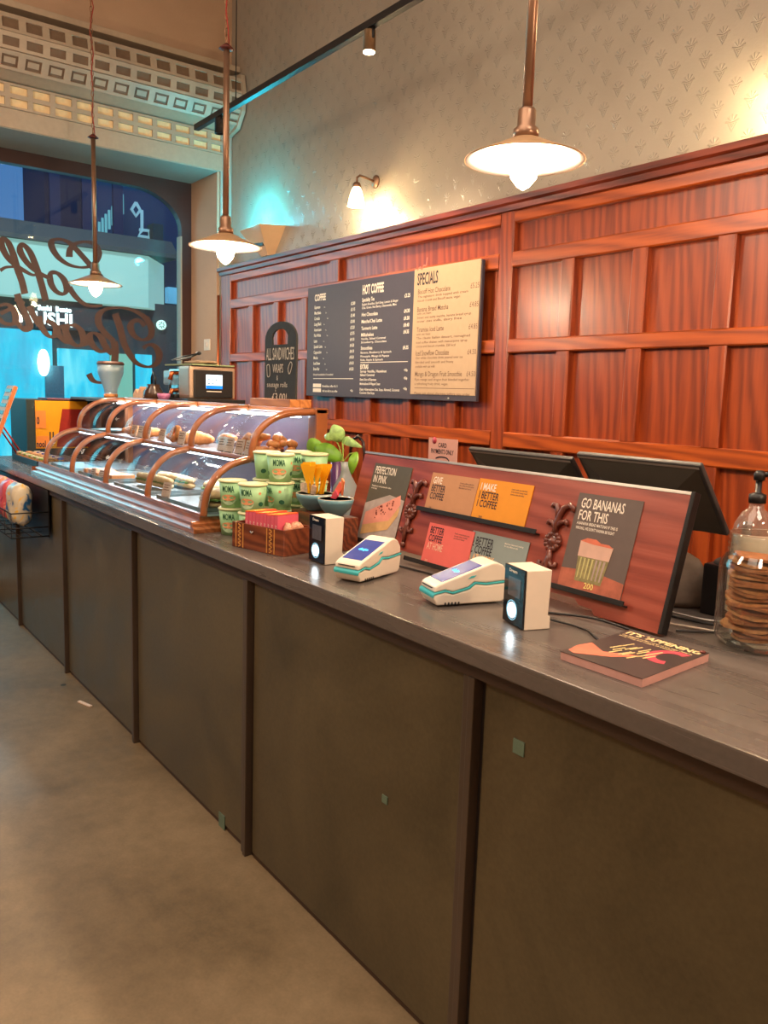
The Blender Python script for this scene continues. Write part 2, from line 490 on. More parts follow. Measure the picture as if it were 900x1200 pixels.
def ribbon(mb, pts, w, fn, mat=0, steps=6, th=0.003, rise=0.0):
    """smooth brush stroke through 2D points; w = width or list of widths; fn(x, y, d)"""
    P = [Vector(p) for p in pts]; n = len(P)
    W_ = w if isinstance(w, (list, tuple)) else [w]*n
    Q = []; R = []
    for i in range(n-1):
        p0 = P[max(i-1, 0)]; p1 = P[i]; p2 = P[i+1]; p3 = P[min(i+2, n-1)]
        for k in range(steps):
            t = k/steps
            Q.append(0.5*((2*p1)+(-p0+p2)*t+(2*p0-5*p1+4*p2-p3)*t*t+(-p0+3*p1-3*p2+p3)*t**3)); R.append(W_[i]*(1-t)+W_[i+1]*t)
    Q.append(P[-1]); R.append(W_[-1])
    v = []; f = []
    for i, q in enumerate(Q):
        d = (Q[min(i+1, len(Q)-1)]-Q[max(i-1, 0)]); d = d.normalized() if d.length > 1e-9 else Vector((1, 0)); nn = Vector((-d.y, d.x))*R[i]/2
        for dd in (i*rise, th+i*rise):
            v.append(fn(q.x+nn.x, q.y+nn.y, dd)); v.append(fn(q.x-nn.x, q.y-nn.y, dd))
    for i in range(len(Q)-1):
        a = i*4; b = a+4
        f += [(a, b, b+1, a+1), (a+2, a+3, b+3, b+2), (a, a+2, b+2, b), (a+1, b+1, b+3, a+3)]
    f += [(0, 1, 3, 2), (len(v)-4, len(v)-2, len(v)-1, len(v)-3)]
    mb.add(v, f, mat)


# ================================================================== SETTING
WL, WB, WD = -6.2, 3.0, 2.9          # window wall, back wall, face of the panelling
CEIL = 4.9
struct(MB().box((-7.0, -4.0, -0.1), (3.2, 3.2, 0.0)).build('floor', M['floor']))
struct(MB().box((-7.0, -4.0, CEIL), (3.2, 3.2, CEIL+0.1)).build('ceiling', M['ceil']))
struct(MB().box((-6.9, WB, 0), (3.2, WB+0.2, CEIL)).build('wall_back', M['paper_wall']))
struct(MB().box((3.0, -4.0, 0), (3.2, WB, CEIL)).build('wall_right', M['plaster']))
struct(MB().box((-6.9, -4.0, 0), (3.0, -3.8, CEIL)).build('wall_front', M['plaster']))
WY0, WY1, WZ0, WZ1 = -2.6, 2.88, 0.12, 3.22
mb = MB()
mb.box((-6.85, -3.8, WZ1), (WL, WB, CEIL)); mb.box((-6.85, WY1, 0), (WL, WB, WZ1)); mb.box((-6.85, -3.8, 0), (WL, WY0, WZ1)); mb.box((-6.85, WY0, 0), (WL, WY1, WZ0))
struct(mb.build('wall_left', M['plaster']))
# grey painted lining of the beam over the window and the white guide rail beside it
struct(MB().box((-6.72, WY0, 3.205), (WL+0.012, WY1-0.002, 3.335)).build('trim_2', M['beam']))
struct(MB().box((WL, 2.90, 1.0), (WL+0.02, 2.995, 3.60)).build('trim_3', M['beam']))
struct(MB().tube([(WL+0.014, 2.888, 1.0), (WL+0.014, 2.888, 2.26)], 0.010, 10).build('trim_4', M['copper']))

# window: frame with rounded upper corner, glass, sill
fx0, fx1 = -6.78, -6.70
fr = MB()
oy, oz = WY1-0.085, 3.11          # opening corner
ry, rz = 0.42, 0.29
arc = [(oy-ry+ry*math.sin(a), oz-rz+rz*math.cos(a)) for a in [PI/2*i/10 for i in range(11)]]
poly = [(WY1, WZ1-0.001), (WY0, WZ1-0.001), (WY0, oz)] + arc + [(oy, 1.2), (WY1, 1.2)]
# split in two convex-ish pieces: head with arc, then jamb
head = [(WY0, WZ1-0.001), (WY0, oz)] + arc + [(WY1, oz-rz), (WY1, WZ1-0.001)]
fr.prism(head, lambda a, b, d: (d, a, b), fx0, fx1)
fr.box((fx0, oy, WZ0), (fx1, WY1, oz-rz)); fr.box((fx0, WY0, WZ0), (fx1, WY0+0.09, oz)); fr.box((fx0, WY0, WZ0), (fx1, WY1, WZ0+0.12))
fr.box((fx0-0.0, oy-0.012, WZ0), (fx1+0.006, oy, oz-rz-0.05), 1)
win = struct(fr.build('window_1', [M['mahog'], M['beam']]))
g = MB().box((-6.750, WY0+0.05, WZ0+0.05), (-6.744, oy+0.03, 3.16)).build('window_glass', M['glass'], win)

# gold script lettering on the glass, seen from behind
lt = MB()
LX = -6.742


def lp(x, y, d): p = onX(x/4.5, 270+y/4.5, LX); return Vector((LX+d, p.y, p.z))


strokes = [
 [(365, 140), (370, 100), (400, 70), (450, 60), (500, 75), (520, 120), (505, 165), (470, 190), (420, 195), (360, 180), (310, 145), (278, 100), (270, 65), (290, 48), (330, 50), (370, 70), (410, 110), (450, 155), (490, 200), (525, 240), (550, 275)],
 [(365, 300), (395, 345), (440, 385), (490, 400), (540, 395)],
 [(262, 255), (268, 225), (300, 225), (335, 258), (352, 305), (335, 335), (300, 325), (272, 290), (262, 255)],
 [(350, 290), (365, 302)],
 [(240, 370), (225, 310), (205, 240), (185, 180), (160, 120), (130, 82), (108, 80), (105, 110), (130, 155), (165, 195), (205, 225), (258, 252)],
 [(130, 335), (115, 270), (90, 200), (70, 130), (45, 70), (20, 42), (5, 58), (15, 100), (45, 150), (90, 190), (130, 215), (170, 235), (205, 232)],
 [(0, 212), (30, 195), (75, 192)],
 [(605, 440), (630, 510), (650, 590), (680, 650), (720, 700), (780, 720), (825, 700), (838, 655), (815, 612), (780, 603), (752, 622)],
 [(600, 585), (550, 540), (518, 490), (520, 445), (560, 415), (630, 408), (700, 422), (760, 458), (795, 510), (790, 560), (750, 578), (705, 555), (685, 510), (700, 480), (735, 478), (760, 505)],
 [(600, 585), (606, 640), (602, 700)],
 [(545, 600), (558, 622), (540, 640), (510, 630), (480, 595), (470, 560), (490, 540), (525, 560), (545, 600)],
 [(590, 650), (560, 622), (530, 560)],
 [(365, 500), (400, 505), (430, 540), (437, 590), (410, 608), (375, 590), (348, 550), (345, 512), (365, 500)],
 [(335, 495), (350, 550), (380, 595), (420, 610), (478, 590)],
 [(200, 455), (230, 530), (265, 562), (292, 545), (285, 500), (240, 475)],
 [(300, 500), (305, 545), (340, 585), (370, 590)],
 [(88, 335), (105, 390), (130, 440), (155, 500), (150, 527), (122, 505)],
 [(72, 368), (100, 372), (128, 388)],
 [(80, 480), (120, 522), (150, 528)],
 [(150, 400), (185, 470), (230, 530)],
 [(-5, 400), (30, 390), (65, 415), (80, 465), (60, 495), (20, 490), (-8, 465)],
 [(0, 440), (50, 415)],
 [(464, 756), (480, 785), (505, 800), (540, 803)],
]
for si_, st in enumerate(strokes):
    n = len(st); ws = []
    for k in range(n):
        e0, e1 = st[max(k-1, 0)], st[min(k+1, n-1)]; dx_, dy_ = e1[0]-e0[0], e1[1]-e0[1]; ws.append(12+26*(abs(dy_)/max(1, math.hypot(dx_, dy_)))**1.5)
    ribbon(lt, st, ws, lambda x, y, d, e=.0009*si_: lp(x, y, d+e), steps=5, th=.0003, rise=.00006)
M['gilt'] = plain('bronze_paint', (70, 46, 38), 0.6, 0.0)
lt.build('lettering', M['gilt'], win)

# sill wall under the window with posters
sill = MB().box((-6.69, 1.42, 0), (WL-0.001, WY1, 1.40))
struct(sill.build('wall_sill', M['green_board']))
pr = MB().box((WL, 1.478, 1.05), (WL+0.006, 1.845, 1.393), 0)
pr.prism([(1.62, 1.06), (1.86, 1.06), (1.86, 1.336), (1.665, 1.336)], lambda a, b, d: (WL+0.006+d, a, b), 0, 0.006, 1)
yp = tag(pr.build('poster', [M['yellow'], M['red_plate']]), 'yellow poster with a dark red block on the wall below the window', 'poster')
pc = MB()


def XP(px, py, off=0.0): p = onX(px, py, WL+off); return p


for (x0, y0, x1, y1) in ((41.5, 481, 54, 502), (43, 511, 58, 524)):
    a = XP(x0, y0, .008); b = XP(x1, y1, .008)
    pc.box((WL+.006, a.y, b.z), (WL+.009, b.y, a.z), 0)
for s_, x_, y_, h_ in (('0', 43, 497, .05), ('nool', 43, 524, .045)):
    a = XP(x_, y_, .01); text(pc, s_, a.y, a.z, h_, lambda u, w: (WL+.0098, u, w), mat=1, bold=.03, sx=.55)
for px in (58.5, 62): a = XP(px, 520, .01); b = XP(px, 506, .01); pc.box((WL+.006, a.y, a.z), (WL+.0095, a.y+.008, b.z), 1)
pc.build('price_card', [M['orange_card'], M['ink_d']], yp)
tag(MB().box((-6.45, 1.56, 1.4005), (WL+0.01, 1.84, 1.412), 0, 0.003).build('folder', plain('mauve', (120, 70, 84), .6)), 'mauve folder lying on the dark sill above the yellow poster', 'folder')

p = onY(243.5, 404, WY1)
lsw = thing('light_switch', 'small white light switch on the cream window reveal', 'switch', (p.x, WY1, p.z))
MB().box((-.055, -.010, -.045), (.055, -.0005, .045), 0, .003).build('switch_plate', M['white'], lsw)
MB().box((-.015, -.016, -.020), (.015, -.0105, .020), 0, .002).build('rocker', M['paper'], lsw)

# ------------------------------------------------------------------ oak panelling on the back wall
pan = MB().box((-6.18, WD+0.035, 0), (2.98, WB-0.001, 2.41)).build('trim_1', M['oak_v']); struct(pan)
Y0, Y1 = WD, WD+0.036
cp = MB()
cp.prism([(WD+0.01, 2.405), (WD-0.012, 2.408), (WD-0.016, 2.432), (WD-0.032, 2.44), (WD-0.036, 2.464), (WB-0.001, 2.466), (WB-0.001, 2.405)], lambda a, b, d: (d, a, b), -6.17, 2.98)
cp.build('cap_moulding', M['oak_dark'], pan)
rails = [(2.350, 2.405), (2.142, 2.216), (1.733, 1.799), (1.270, 1.345), (0.81, 0.88), (0.35, 0.42), (0.0, 0.14)]
mains = [(-6.17, -5.995), (-3.012, -2.918), (0.18, 0.275), (2.86, 2.98)]


def chamfer_box(mb, x0, x1, z0, z1, axis):
    c = 0.006
    if axis == 'X':
        mb.prism([(Y1, z0), (Y0+c, z0), (Y0, z0+c), (Y0, z1-c), (Y0+c, z1), (Y1, z1)], lambda a, b, d: (d, a, b), x0, x1)
    else:
        mb.prism([(x0, Y1), (x0, Y0+c), (x0+c, Y0), (x1-c, Y0), (x1, Y0+c), (x1, Y1)], lambda a, b, d: (a, b, d), z0, z1)


for a, b in mains:
    m_ = MB(); chamfer_box(m_, a, b, 0.0, 2.4049, 'Z'); m_.build('post', M['oak_v'], pan)
for i in range(len(mains)-1):
    xa, xb = mains[i][1]+.0005, mains[i+1][0]-.0005
    for z0, z1 in rails:
        m_ = MB(); chamfer_box(m_, xa, xb, z0, z1, 'X'); m_.build('rail', M['oak_h'], pan)
    if i == 0: xs = [-6.0+.387*k for k in range(1, 8)]
    elif i == 1: xs = [-2.918+.387*k for k in range(1, 8)]
    else: xs = [.275+.387*k for k in range(1, 7)]
    for x in xs:
        for z0, z1 in ((1.799, 2.142), (1.345, 1.733), (.88, 1.27), (.42, .81)):
            m_ = MB(); chamfer_box(m_, x-.076, x, z0, z1, 'Z'); m_.build('stile', M['oak_v'], pan)
    if i == 0:
        m_ = MB(); chamfer_box(m_, -4.562, -4.456, 2.216, 2.350, 'Z'); m_.build('stile', M['oak_v'], pan)
    if i == 1:
        m_ = MB(); chamfer_box(m_, -1.35, -1.25, 2.216, 2.350, 'Z'); m_.build('stile', M['oak_v'], pan)

# ------------------------------------------------------------------ street outside
ST = -16.0
M['asphalt'] = painted('street_paving', (48, 50, 54), (62, 64, 68), 0.7)
struct(MB().box((-26, -14, -0.3), (-7.0, 20, -0.12)).build('ground', M['asphalt']))
M['navy'] = plain('dusk_brick', (58, 56, 82), .8, 0, .2); M['slate'] = plain('dark_cladding', (84, 86, 82), .7, 0, .12)
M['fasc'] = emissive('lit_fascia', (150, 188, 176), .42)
M['cyan'] = None
t = NT('lit_shop_glass'); v = t.coords('Object', (1, 1.2, .25)); f = t.noise(v, 3.0, 4, .6)
col = t.ramp(f, [(.3, lin((70, 170, 205))), (.5, lin((40, 196, 232))), (.72, lin((120, 226, 240)))])
t.link(col, t.b.inputs['Emission Color']); t.b.inputs['Emission Strength'].default_value = .62; t.b.inputs['Base Color'].default_value = (.02, .05, .06, 1); M['cyan'] = t.m
bl = thing('shop_building', 'pale fascia shop building with cyan lit windows across the street', 'building', (ST, 3.5, -.12))


def sx_(px, py, X=ST): p = onX(px, py, X); return p


def bpart(name, px0, py0, px1, py1, X, depth, mat, lab=None):
    a = sx_(px0, py0, X); b = sx_(px1, py1, X)
    o_ = MB().box((X-ST-depth, a.y-3.5, b.z+.12), (X-ST, b.y-3.5, a.z+.12)).build(name, mat, bl); 
    if lab: o_['label'] = lab
    return o_


# ground floor core, fascia, cornice, shopfront
MB().box((-2.0, -9.0, 0), (-.05, 3.1, 3.3)).build('wall', M['slate'], bl)
pf = MB()
yl, yr = -9.0, sx_(167, 298).y-3.5
pf.box((-.05, yl, 3.05+.12), (.30, yr, 4.02+.12)); yr2 = sx_(192, 309, ST-.6).y-3.5
pf.prism([(.30, yr), (-.05, yr), (-1.0, yr2), (-.6, yr2)], lambda a, b, d: (a, b, d), 3.17, 4.14)
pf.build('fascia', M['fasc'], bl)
MB().prism([(-2, 4.14), (.42, 4.14), (.42, 4.22), (.1, 4.5), (-2, 4.5)], lambda a, b, d: (a, d, b), yl, yr+.55).build('cornice', M['slate'], bl)
sh = MB()
def SW(px0, py0, px1, py1): a = sx_(px0, py0, ST+.06); b = sx_(px1, py1, ST+.06); return a.y-3.5, a.z+.12, b.y-3.5, b.z+.12
y0_, z0_, y1_, z1_ = SW(0, 384, 61, 400); sh.box((-.02, -9.0, .12), (.06, y1_, z0_))
y0_, z0_, y1_, z1_ = SW(68, 408, 128, 408); sh.box((-.02, y0_, .12), (.06, y1_, z0_))
y0_, z0_, y1_, z1_ = SW(160, 415, 178, 415); sh.box((-.02, y0_, .12), (.06, y1_, z0_))
sh.build('shop_window', M['cyan'], bl)
y0_, z0_, y1_, z1_ = SW(130, 414, 155, 414); MB().box((-.02, y0_, .12), (.065, y1_, z0_)).build('window_poster', emissive('pale_green_poster', (110, 160, 140), .6), bl)
for py_ in (-3.2, -1.6, -.4): MB().box((.06, py_-.05, .12), (.12, py_+.05, 3.1)).build('mullion', M['slate'], bl)
y0_, z0_, y1_, z1_ = SW(52, 428, 74, 428); MB().box((.06, y0_, .12), (.10, y1_, z0_)).build('door', plain('pale_door', (96, 140, 150), .5), bl)
hot = MB().lathe([(.0, 0), (.16, .02), (.16, .10), (0, .12)], (0, 0, 0), 20, T=Matrix.Translation((.1, sx_(50, 425, ST+.1).y-3.5, sx_(50, 425, ST+.1).z+.12)) @ Matrix.Rotation(PI/2, 4, 'Y') @ Matrix.Diagonal((1.5, .6, 1, 1))); hot.build('lamp', emissive('white_glare', (220, 250, 255), 4), bl)
# sign
sg = MB(); a = sx_(38, 350); b = sx_(92, 388); sg.box((.06, a.y-3.5, b.z+.12), (.16, b.y-3.5+.4, a.z+.12), 0)
k1 = sx_(30, 380, ST+.165); k2 = sx_(85, 383, ST+.165); k3 = sx_(44, 363, ST+.165); k4 = sx_(84, 367, ST+.165)
text(sg, 'SUSHI', k1.y-3.5, k2.z+.12, .22, lambda u, w: (.165, u, w), mat=1, bold=.03, width=k2.y-k1.y)
text(sg, 'Sushi  Bento', k3.y-3.5, k4.z+.13, .085, lambda u, w: (.165, u, w), mat=1, bold=.05, width=k4.y-k3.y)
sg.build('sign', [M['slate'], emissive('sign_letters', (225, 240, 240), 1.6)], bl)
rs = MB(); c = sx_(188, 381)
TR = Matrix.Translation((2.62-2.6, c.y-3.5, c.z+.12)) @ Matrix.Diagonal((1, .45, .45, 1)) @ Matrix.Rotation(PI/2, 4, 'Y')
rs.lathe([(0, 0), (.21, 0), (.21, .05), (0, .05)], (0, 0, 0), 28, 0, T=TR)
for k in range(8):
    an = k*PI/4; rs.box((-.018, .06, .051), (.018, .15, .056), 1, T=TR @ Matrix.Rotation(an, 4, 'Z'))
rs.build('round_sign', [emissive('round_sign_face', (190, 225, 210), .9), plain('green_ink', (30, 110, 90), .6)], bl)
# blocks behind
def tower(name, lab, px0, px1, py0, X, depth, mat, z0=0.0, tilt=0):
    a = sx_(px0, py0, X); b = sx_(px1, py0, X)
    o_ = thing(name, lab, 'building', (X, (a.y+b.y)/2, -.12)); w = (b.y-a.y)/2; h = a.z+.12
    mb_ = MB().box((-depth, -w, 0), (0, w, h)); mb_.build('wall', mat, o_)
    return o_, w, h


o1, w1, h1 = tower('apartment_block', 'dark brick block with a corner pier behind the fascia building', 50, 112, 160, -21, 2, M['navy'])
for k in range(3): MB().box((0, -w1+.1+k*.75, 4.2), (.10, -w1+.34+k*.75, h1)).build('pier', plain('pier_blue', (66, 70, 104), .8), o1)
o2, w2, h2 = tower('office_block', 'blue grey block with glazed balcony rail beyond the window arch', 113, 225, 140, -26, 2, plain('blue_cladding', (74, 92, 128), .7, 0, .2))
oc = Vector((o2.location.x, o2.location.y, -.12)); XF = -25.6
def OL(px, py): p = onX(px, py, XF); return (p.y-oc.y, p.z+.12)
rb = MB()
for k in range(9):
    q0 = OL(112+k*3.9, 266-k*4.6); q1 = OL(114.6+k*3.9, 286-k*4.4)
    rb.box((.3, q0[0], q1[1]), (.36, q1[0], q0[1]+.05), 0)
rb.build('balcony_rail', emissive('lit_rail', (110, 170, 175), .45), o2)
a0 = OL(112, 290); a1 = OL(150, 250); MB().box((0, a0[0], a0[1]-.6), (.6, a1[0], a0[1]-.2)).build('balcony_slab', M['navy'], o2)
a0 = OL(178, 262); a1 = OL(190, 310); MB().box((0, a0[0], 0), (.5, a1[0], a0[1])).build('pier', plain('grey_pier', (90, 84, 86), .8), o2)  # pier in one plain grey
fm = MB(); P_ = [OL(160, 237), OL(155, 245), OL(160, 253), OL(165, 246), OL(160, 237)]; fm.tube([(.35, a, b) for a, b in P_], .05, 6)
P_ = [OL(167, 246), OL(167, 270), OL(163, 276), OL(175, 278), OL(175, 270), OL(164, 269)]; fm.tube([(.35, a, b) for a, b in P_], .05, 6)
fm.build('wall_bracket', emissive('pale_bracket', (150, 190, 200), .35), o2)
o3, w3, h3 = tower('corner_shop', 'dark glazed shop at the right of the fascia building', 193, 235, 300, -18.6, 1.5, plain('dark_shop', (60, 62, 78), .5, 0, .2))
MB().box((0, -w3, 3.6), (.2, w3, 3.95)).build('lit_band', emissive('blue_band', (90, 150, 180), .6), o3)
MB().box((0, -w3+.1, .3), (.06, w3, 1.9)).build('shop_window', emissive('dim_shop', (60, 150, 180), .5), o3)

# ------------------------------------------------------------------ roller shutter hood above the window
rsr = thing('roller_shutter', 'pressed metal roller shutter box with rows of slots above the window', 'shutter', (WL, 1.0, 3.3))
prof = [(0.0, .60), (.225, .545), (.25, .43), (.235, .33), (.16, .235), (.06, .20), (0.0, .20)]
HY0, HY1 = -3.0, 1.99
hb = MB().prism([(a-.004 if a > .01 else a, b) for a, b in prof], lambda a, b, d: (a, d, b), HY0, HY1-.03); hb.build('curtain_roll', M['shutter'], rsr)
# end bracket, facets and slots
MB().prism([(0, .63), (.245, .575), (.28, .43), (.26, .31), (.17, .205), (0, .17)], lambda a, b, d: (a, d, b), HY1-.03, HY1).build('end_bracket', M['shutter'], rsr)
rows = [((.225, .545), (.25, .43), 0), ((.25, .43), (.235, .33), 0), ((.235, .33), (.16, .235), 1)]
for (a0, b0), (a1, b1), kind in rows:
    d = Vector((a1-a0, b1-b0)); L = d.length; d.normalize(); nrm = Vector((-d.y, d.x)) if d.y < 0 else Vector((d.y, -d.x))
    sl = MB(); y = HY0+.05; q = 0
    def at(s_, h_, yy): p = Vector((a0, b0))+d*s_+nrm*h_; return (p.x, yy, p.y)
    # frame strips stand proud, slots stay recessed and darker
    for s0, s1 in ((0, .028), (L-.02, L)):
        sl.add([at(s0, 0, HY0), at(s1, 0, HY0), at(s1, .012, HY0), at(s0, .012, HY0), at(s0, 0, HY1-.03), at(s1, 0, HY1-.03), at(s1, .012, HY1-.03), at(s0, .012, HY1-.03)], [(0, 1, 2, 3), (7, 6, 5, 4), (0, 4, 5, 1), (1, 5, 6, 2), (2, 6, 7, 3), (3, 7, 4, 0)])
    while y < HY1-.08:
        w_ = .045
        for h0, h1, s0, s1, e0, e1, mt in ((0, .011, .028, L-.02, y, y+w_, 0), (0, .002, .028, L-.02, y+w_, y+.145, 1)) if kind == 0 else ((0, .011, .028, L-.02, y, y+w_, 0), (0, .002, .028, L-.02, y+w_, y+.145, 1), (0, .008, .045, L-.04, y+w_+.015, y+.13, 0)):
            sl.add([at(s0, h0, e0), at(s1, h0, e0), at(s1, h1, e0), at(s0, h1, e0), at(s0, h0, e1), at(s1, h0, e1), at(s1, h1, e1), at(s0, h1, e1)], [(0, 1, 2, 3), (7, 6, 5, 4), (0, 4, 5, 1), (1, 5, 6, 2), (2, 6, 7, 3), (3, 7, 4, 0)], mt)
        y += .145
    sl.build('slotted_slat', [M['shutter'], M['shutter_dark']], rsr)
for z0 in (.035, .115):
    sl = MB(); sl.box((0.002, HY0, z0), (.03, HY1-.06, z0+.014)); sl.box((0.002, HY0, z0+.066), (.03, HY1-.06, z0+.08)); y = HY0
    sl.box((.002, HY0, z0+.014), (.012, HY1-.06, z0+.066), 1)
    while y < HY1-.1:
        sl.box((.002, y, z0+.014), (.028, y+.035, z0+.066), 0); y += .145
    sl.build('vision_slat', [M['shutter'], M['shutter_lit']], rsr)
MB().box((0.0, HY0, -.09), (.022, HY1-.03, .034), 0, .004).build('bottom_rail', M['shutter'], rsr)
MB().box((0.0, HY0, .62), (.16, HY1+.005, .66), 0, .004).build('top_angle', M['shutter'], rsr)

# ================================================================== COUNTER
CY = 1.153
ct = thing('service_counter', 'long dark panelled service counter along the cafe floor', 'counter', (-2.0, CY, 0))
MB().box((-4.19, .03, 0), (3.2, .70, .935)).build('carcass', M['fascia'], ct)
px_ = [-1.182+1.0335*k+2.0 for k in range(-4, 3)]
xs = [-4.19]+px_+[3.2]
for i in range(len(xs)-1):
    MB().box((xs[i]+.006, .004, .02), (xs[i+1]-.050, .0305, .918), 0, .003).build('panel', M['panel'], ct)
    MB().box((xs[i]+.006, .010, 0), (xs[i+1]-.050, .0305, .0195), 0).build('kickboard', M['fascia'], ct)
for x in px_:
    p_ = MB().box((x-.050, -.008, 0), (x-.030, .029, .922), 0, .003); p_.box((x-.0295, -.014, 0), (x-.010, .029, .922), 0, .003)
    p_.build('pilaster', M['pilaster'], ct)
    MB().box((x-.0095, .012, 0), (x+.0055, .029, .922)).build('shadow_gap', M['gap'], ct)
MB().box((-4.19, -.012, .923), (3.2, .0295, .958)).build('fascia_board', M['fascia'], ct)
wt = MB().box((WL+.002, 1.115, .959), (1.2, 1.93, 1.0), 0, .004)
tag(wt.build('countertop', M['top']), 'dark grey worktop running the whole length of the counter', 'worktop')
# teal light falling on the counter panels, painted as small thin patches
for i, (qx, qy, w_, h_, lab) in enumerate(((608, 876, .03, .03, 'small painted patch of teal light high on the nearest counter panel'), (260, 965, .045, .07, 'painted patch of teal light low on a counter panel near the floor'), (451, 937, .022, .02, 'tiny painted patch of pale light in the middle of the second counter panel'))):
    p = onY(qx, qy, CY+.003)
    tag(MB().box((p.x-w_/2, CY+.0015, p.z-h_/2), (p.x+w_/2, CY+.0042, p.z+h_/2)).build('light_patch', plain('teal_light_patch%d' % i, (92, 112, 94), .5)), lab, 'light_patch')
p = onZ(107, 824, 0)
tag(MB().box((-.05, -.008, 0), (.05, .008, .006), 0, .002).build('paper_scrap', M['paper'], None, (p.x, p.y-.03, .0), (0, 0, .3)), 'small white scrap of paper on the floor by the counter', 'litter')

# ================================================================== DISPLAY CASE
CX0, CX1 = -4.96, -2.657
ca = thing('display_case', 'two tier curved glass pastry display case with wooden ribs', 'display case', ((CX0+CX1)/2, 1.15, 1.0))
cx = (CX0+CX1)/2; hw = (CX1-CX0)/2
def CL(x, y, z): return (x-cx, y-1.15, z-1.0)
mb = MB()
bp = [(0, 0), (0, .014), (.006, .02), (.014, .022), (.014, .032), (.022, .038), (.034, .040), (.034, .055), (.55, .055), (.55, 0)]
for e0, e1 in ((-hw, hw),):
    mb.prism([(a+0.0005, b+.0005) for a, b in bp], lambda a, b, d: (d, a, b), e0+.03, e1-.03)
# returned moulding at both ends
for sgn in (-1, 1):
    pr_ = [(hw-.03, 0), (hw, 0), (hw, .014), (hw-.006, .02), (hw-.014, .022), (hw-.014, .032), (hw-.022, .038), (hw-.03, .040)]
    mb.prism([(sgn*a, b+.0005) for a, b in pr_], lambda a, b, d: (a, d, b), .0005, .55)
mb.build('base_moulding', M['case_wood'], ca)
MB().box((-hw+.02, .04, .0555), (hw-.02, .53, .061)).build('lower_deck', plain('deck_steel', (150, 168, 172), .3, .5, .05), ca)
MB().box((-hw+.03, .235, .245), (hw-.03, .53, .253)).build('shelf', plain('shelf_laminate', (120, 104, 96), .35, 0, .05), ca)
lowp = [(.05, .057), (.053, .10), (.068, .155), (.105, .205), (.160, .240), (.232, .258)]
uppr = [(.240, .262), (.240, .30), (.262, .355), (.312, .398), (.380, .424), (.50, .433)]
def smooth(pts, steps=5):
    P = [Vector(p) for p in pts]; n = len(P); Q = []
    for i in range(n-1):
        p0 = P[max(i-1, 0)]; p1 = P[i]; p2 = P[i+1]; p3 = P[min(i+2, n-1)]
        for k in range(steps):
            t_ = k/steps; Q.append(0.5*((2*p1)+(-p0+p2)*t_+(2*p0-5*p1+4*p2-p3)*t_*t_+(-p0+3*p1-3*p2+p3)*t_**3))
    Q.append(P[-1]); return Q
LP, UP = smooth(lowp), smooth(uppr)
RX = [-4.82, -4.31, -3.77, -3.235, -2.685]
RX = [x-cx for x in RX]
for x in RX:
    MB().tube([(x, q.x, q.y) for q in LP], .0135, 10).build('lower_rib', M['case_rib'], ca)
    MB().tube([(x, q.x, q.y) for q in UP], .0135, 10).build('upper_rib', M['case_rib'], ca)
def curved(P, x0, x1, name):
    m_ = MB(); n = len(P); v = []; f = []
    for q in P: v += [(x0, q.x+.004, q.y-.004), (x1, q.x+.004, q.y-.004)]
    for i in range(n-1): f.append((2*i, 2*i+1, 2*i+3, 2*i+2))
    m_.add(v, f, 0, True); o_ = m_.build(name, M['case_glass'], ca)
    q = o_.modifiers.new('s', 'SOLIDIFY'); q.thickness = .003; return o_
for i in range(4):
    curved(LP, RX[i]+.012, RX[i+1]-.012, 'lower_glass'); curved(UP, RX[i]+.012, RX[i+1]-.012, 'upper_glass')
# horizontal rails
MB().box((RX[0]-.014, .225, .252), (RX[4]+.014, .250, .266), 0, .004).build('middle_rail', M['case_wood'], ca)
MB().box((RX[0]-.014, .50, .425), (RX[4]+.014, .56, .446), 0, .004).build('top_rail', M['case_wood'], ca)
MB().box((-hw+.03, .036, .0555), (hw-.03, .052, .066), 0, .003).build('front_rail', M['case_wood'], ca)
for x in (RX[0]-.014, RX[4]-.046):
    MB().box((x, .505, .0555), (x+.06, .555, .449), 0, .003).build('corner_post', M['case_rib'], ca)
MB().box((-hw+.05, .535, .0555), (hw-.08, .545, .425)).build('back_panel', plain('case_back', (74, 60, 74), .35, 0, .1), ca)
for x in (RX[0], RX[4]):
    m_ = MB(); pl = [(q.x+.006, q.y) for q in LP]+[(q.x+.004, q.y) for q in UP]+[(.505, .06)]
    m_.add([(x, a, b) for a, b in pl], [tuple(range(len(pl)))]); o_ = m_.build('end_glass', M['case_glass'], ca); q = o_.modifiers.new('s', 'SOLIDIFY'); q.thickness = .003
M['led'] = emissive('led_strip', (235, 245, 255), 9.0)
light('case_light', 'AREA', (-3.8, 1.60, 1.40), 5, (.95, .97, 1.0), 2.0, size_y=.03)
light('case_light', 'AREA', (-3.8, 1.44, 1.235), 5, (.95, .97, 1.0), 2.0, size_y=.03)
MB().box((-hw+.1, .47, .408), (hw-.12, .50, .418)).build('light_strip', M['led'], ca)
MB().box((-hw+.1, .25, .236), (hw-.12, .27, .2445)).build('light_strip', M['led'], ca)

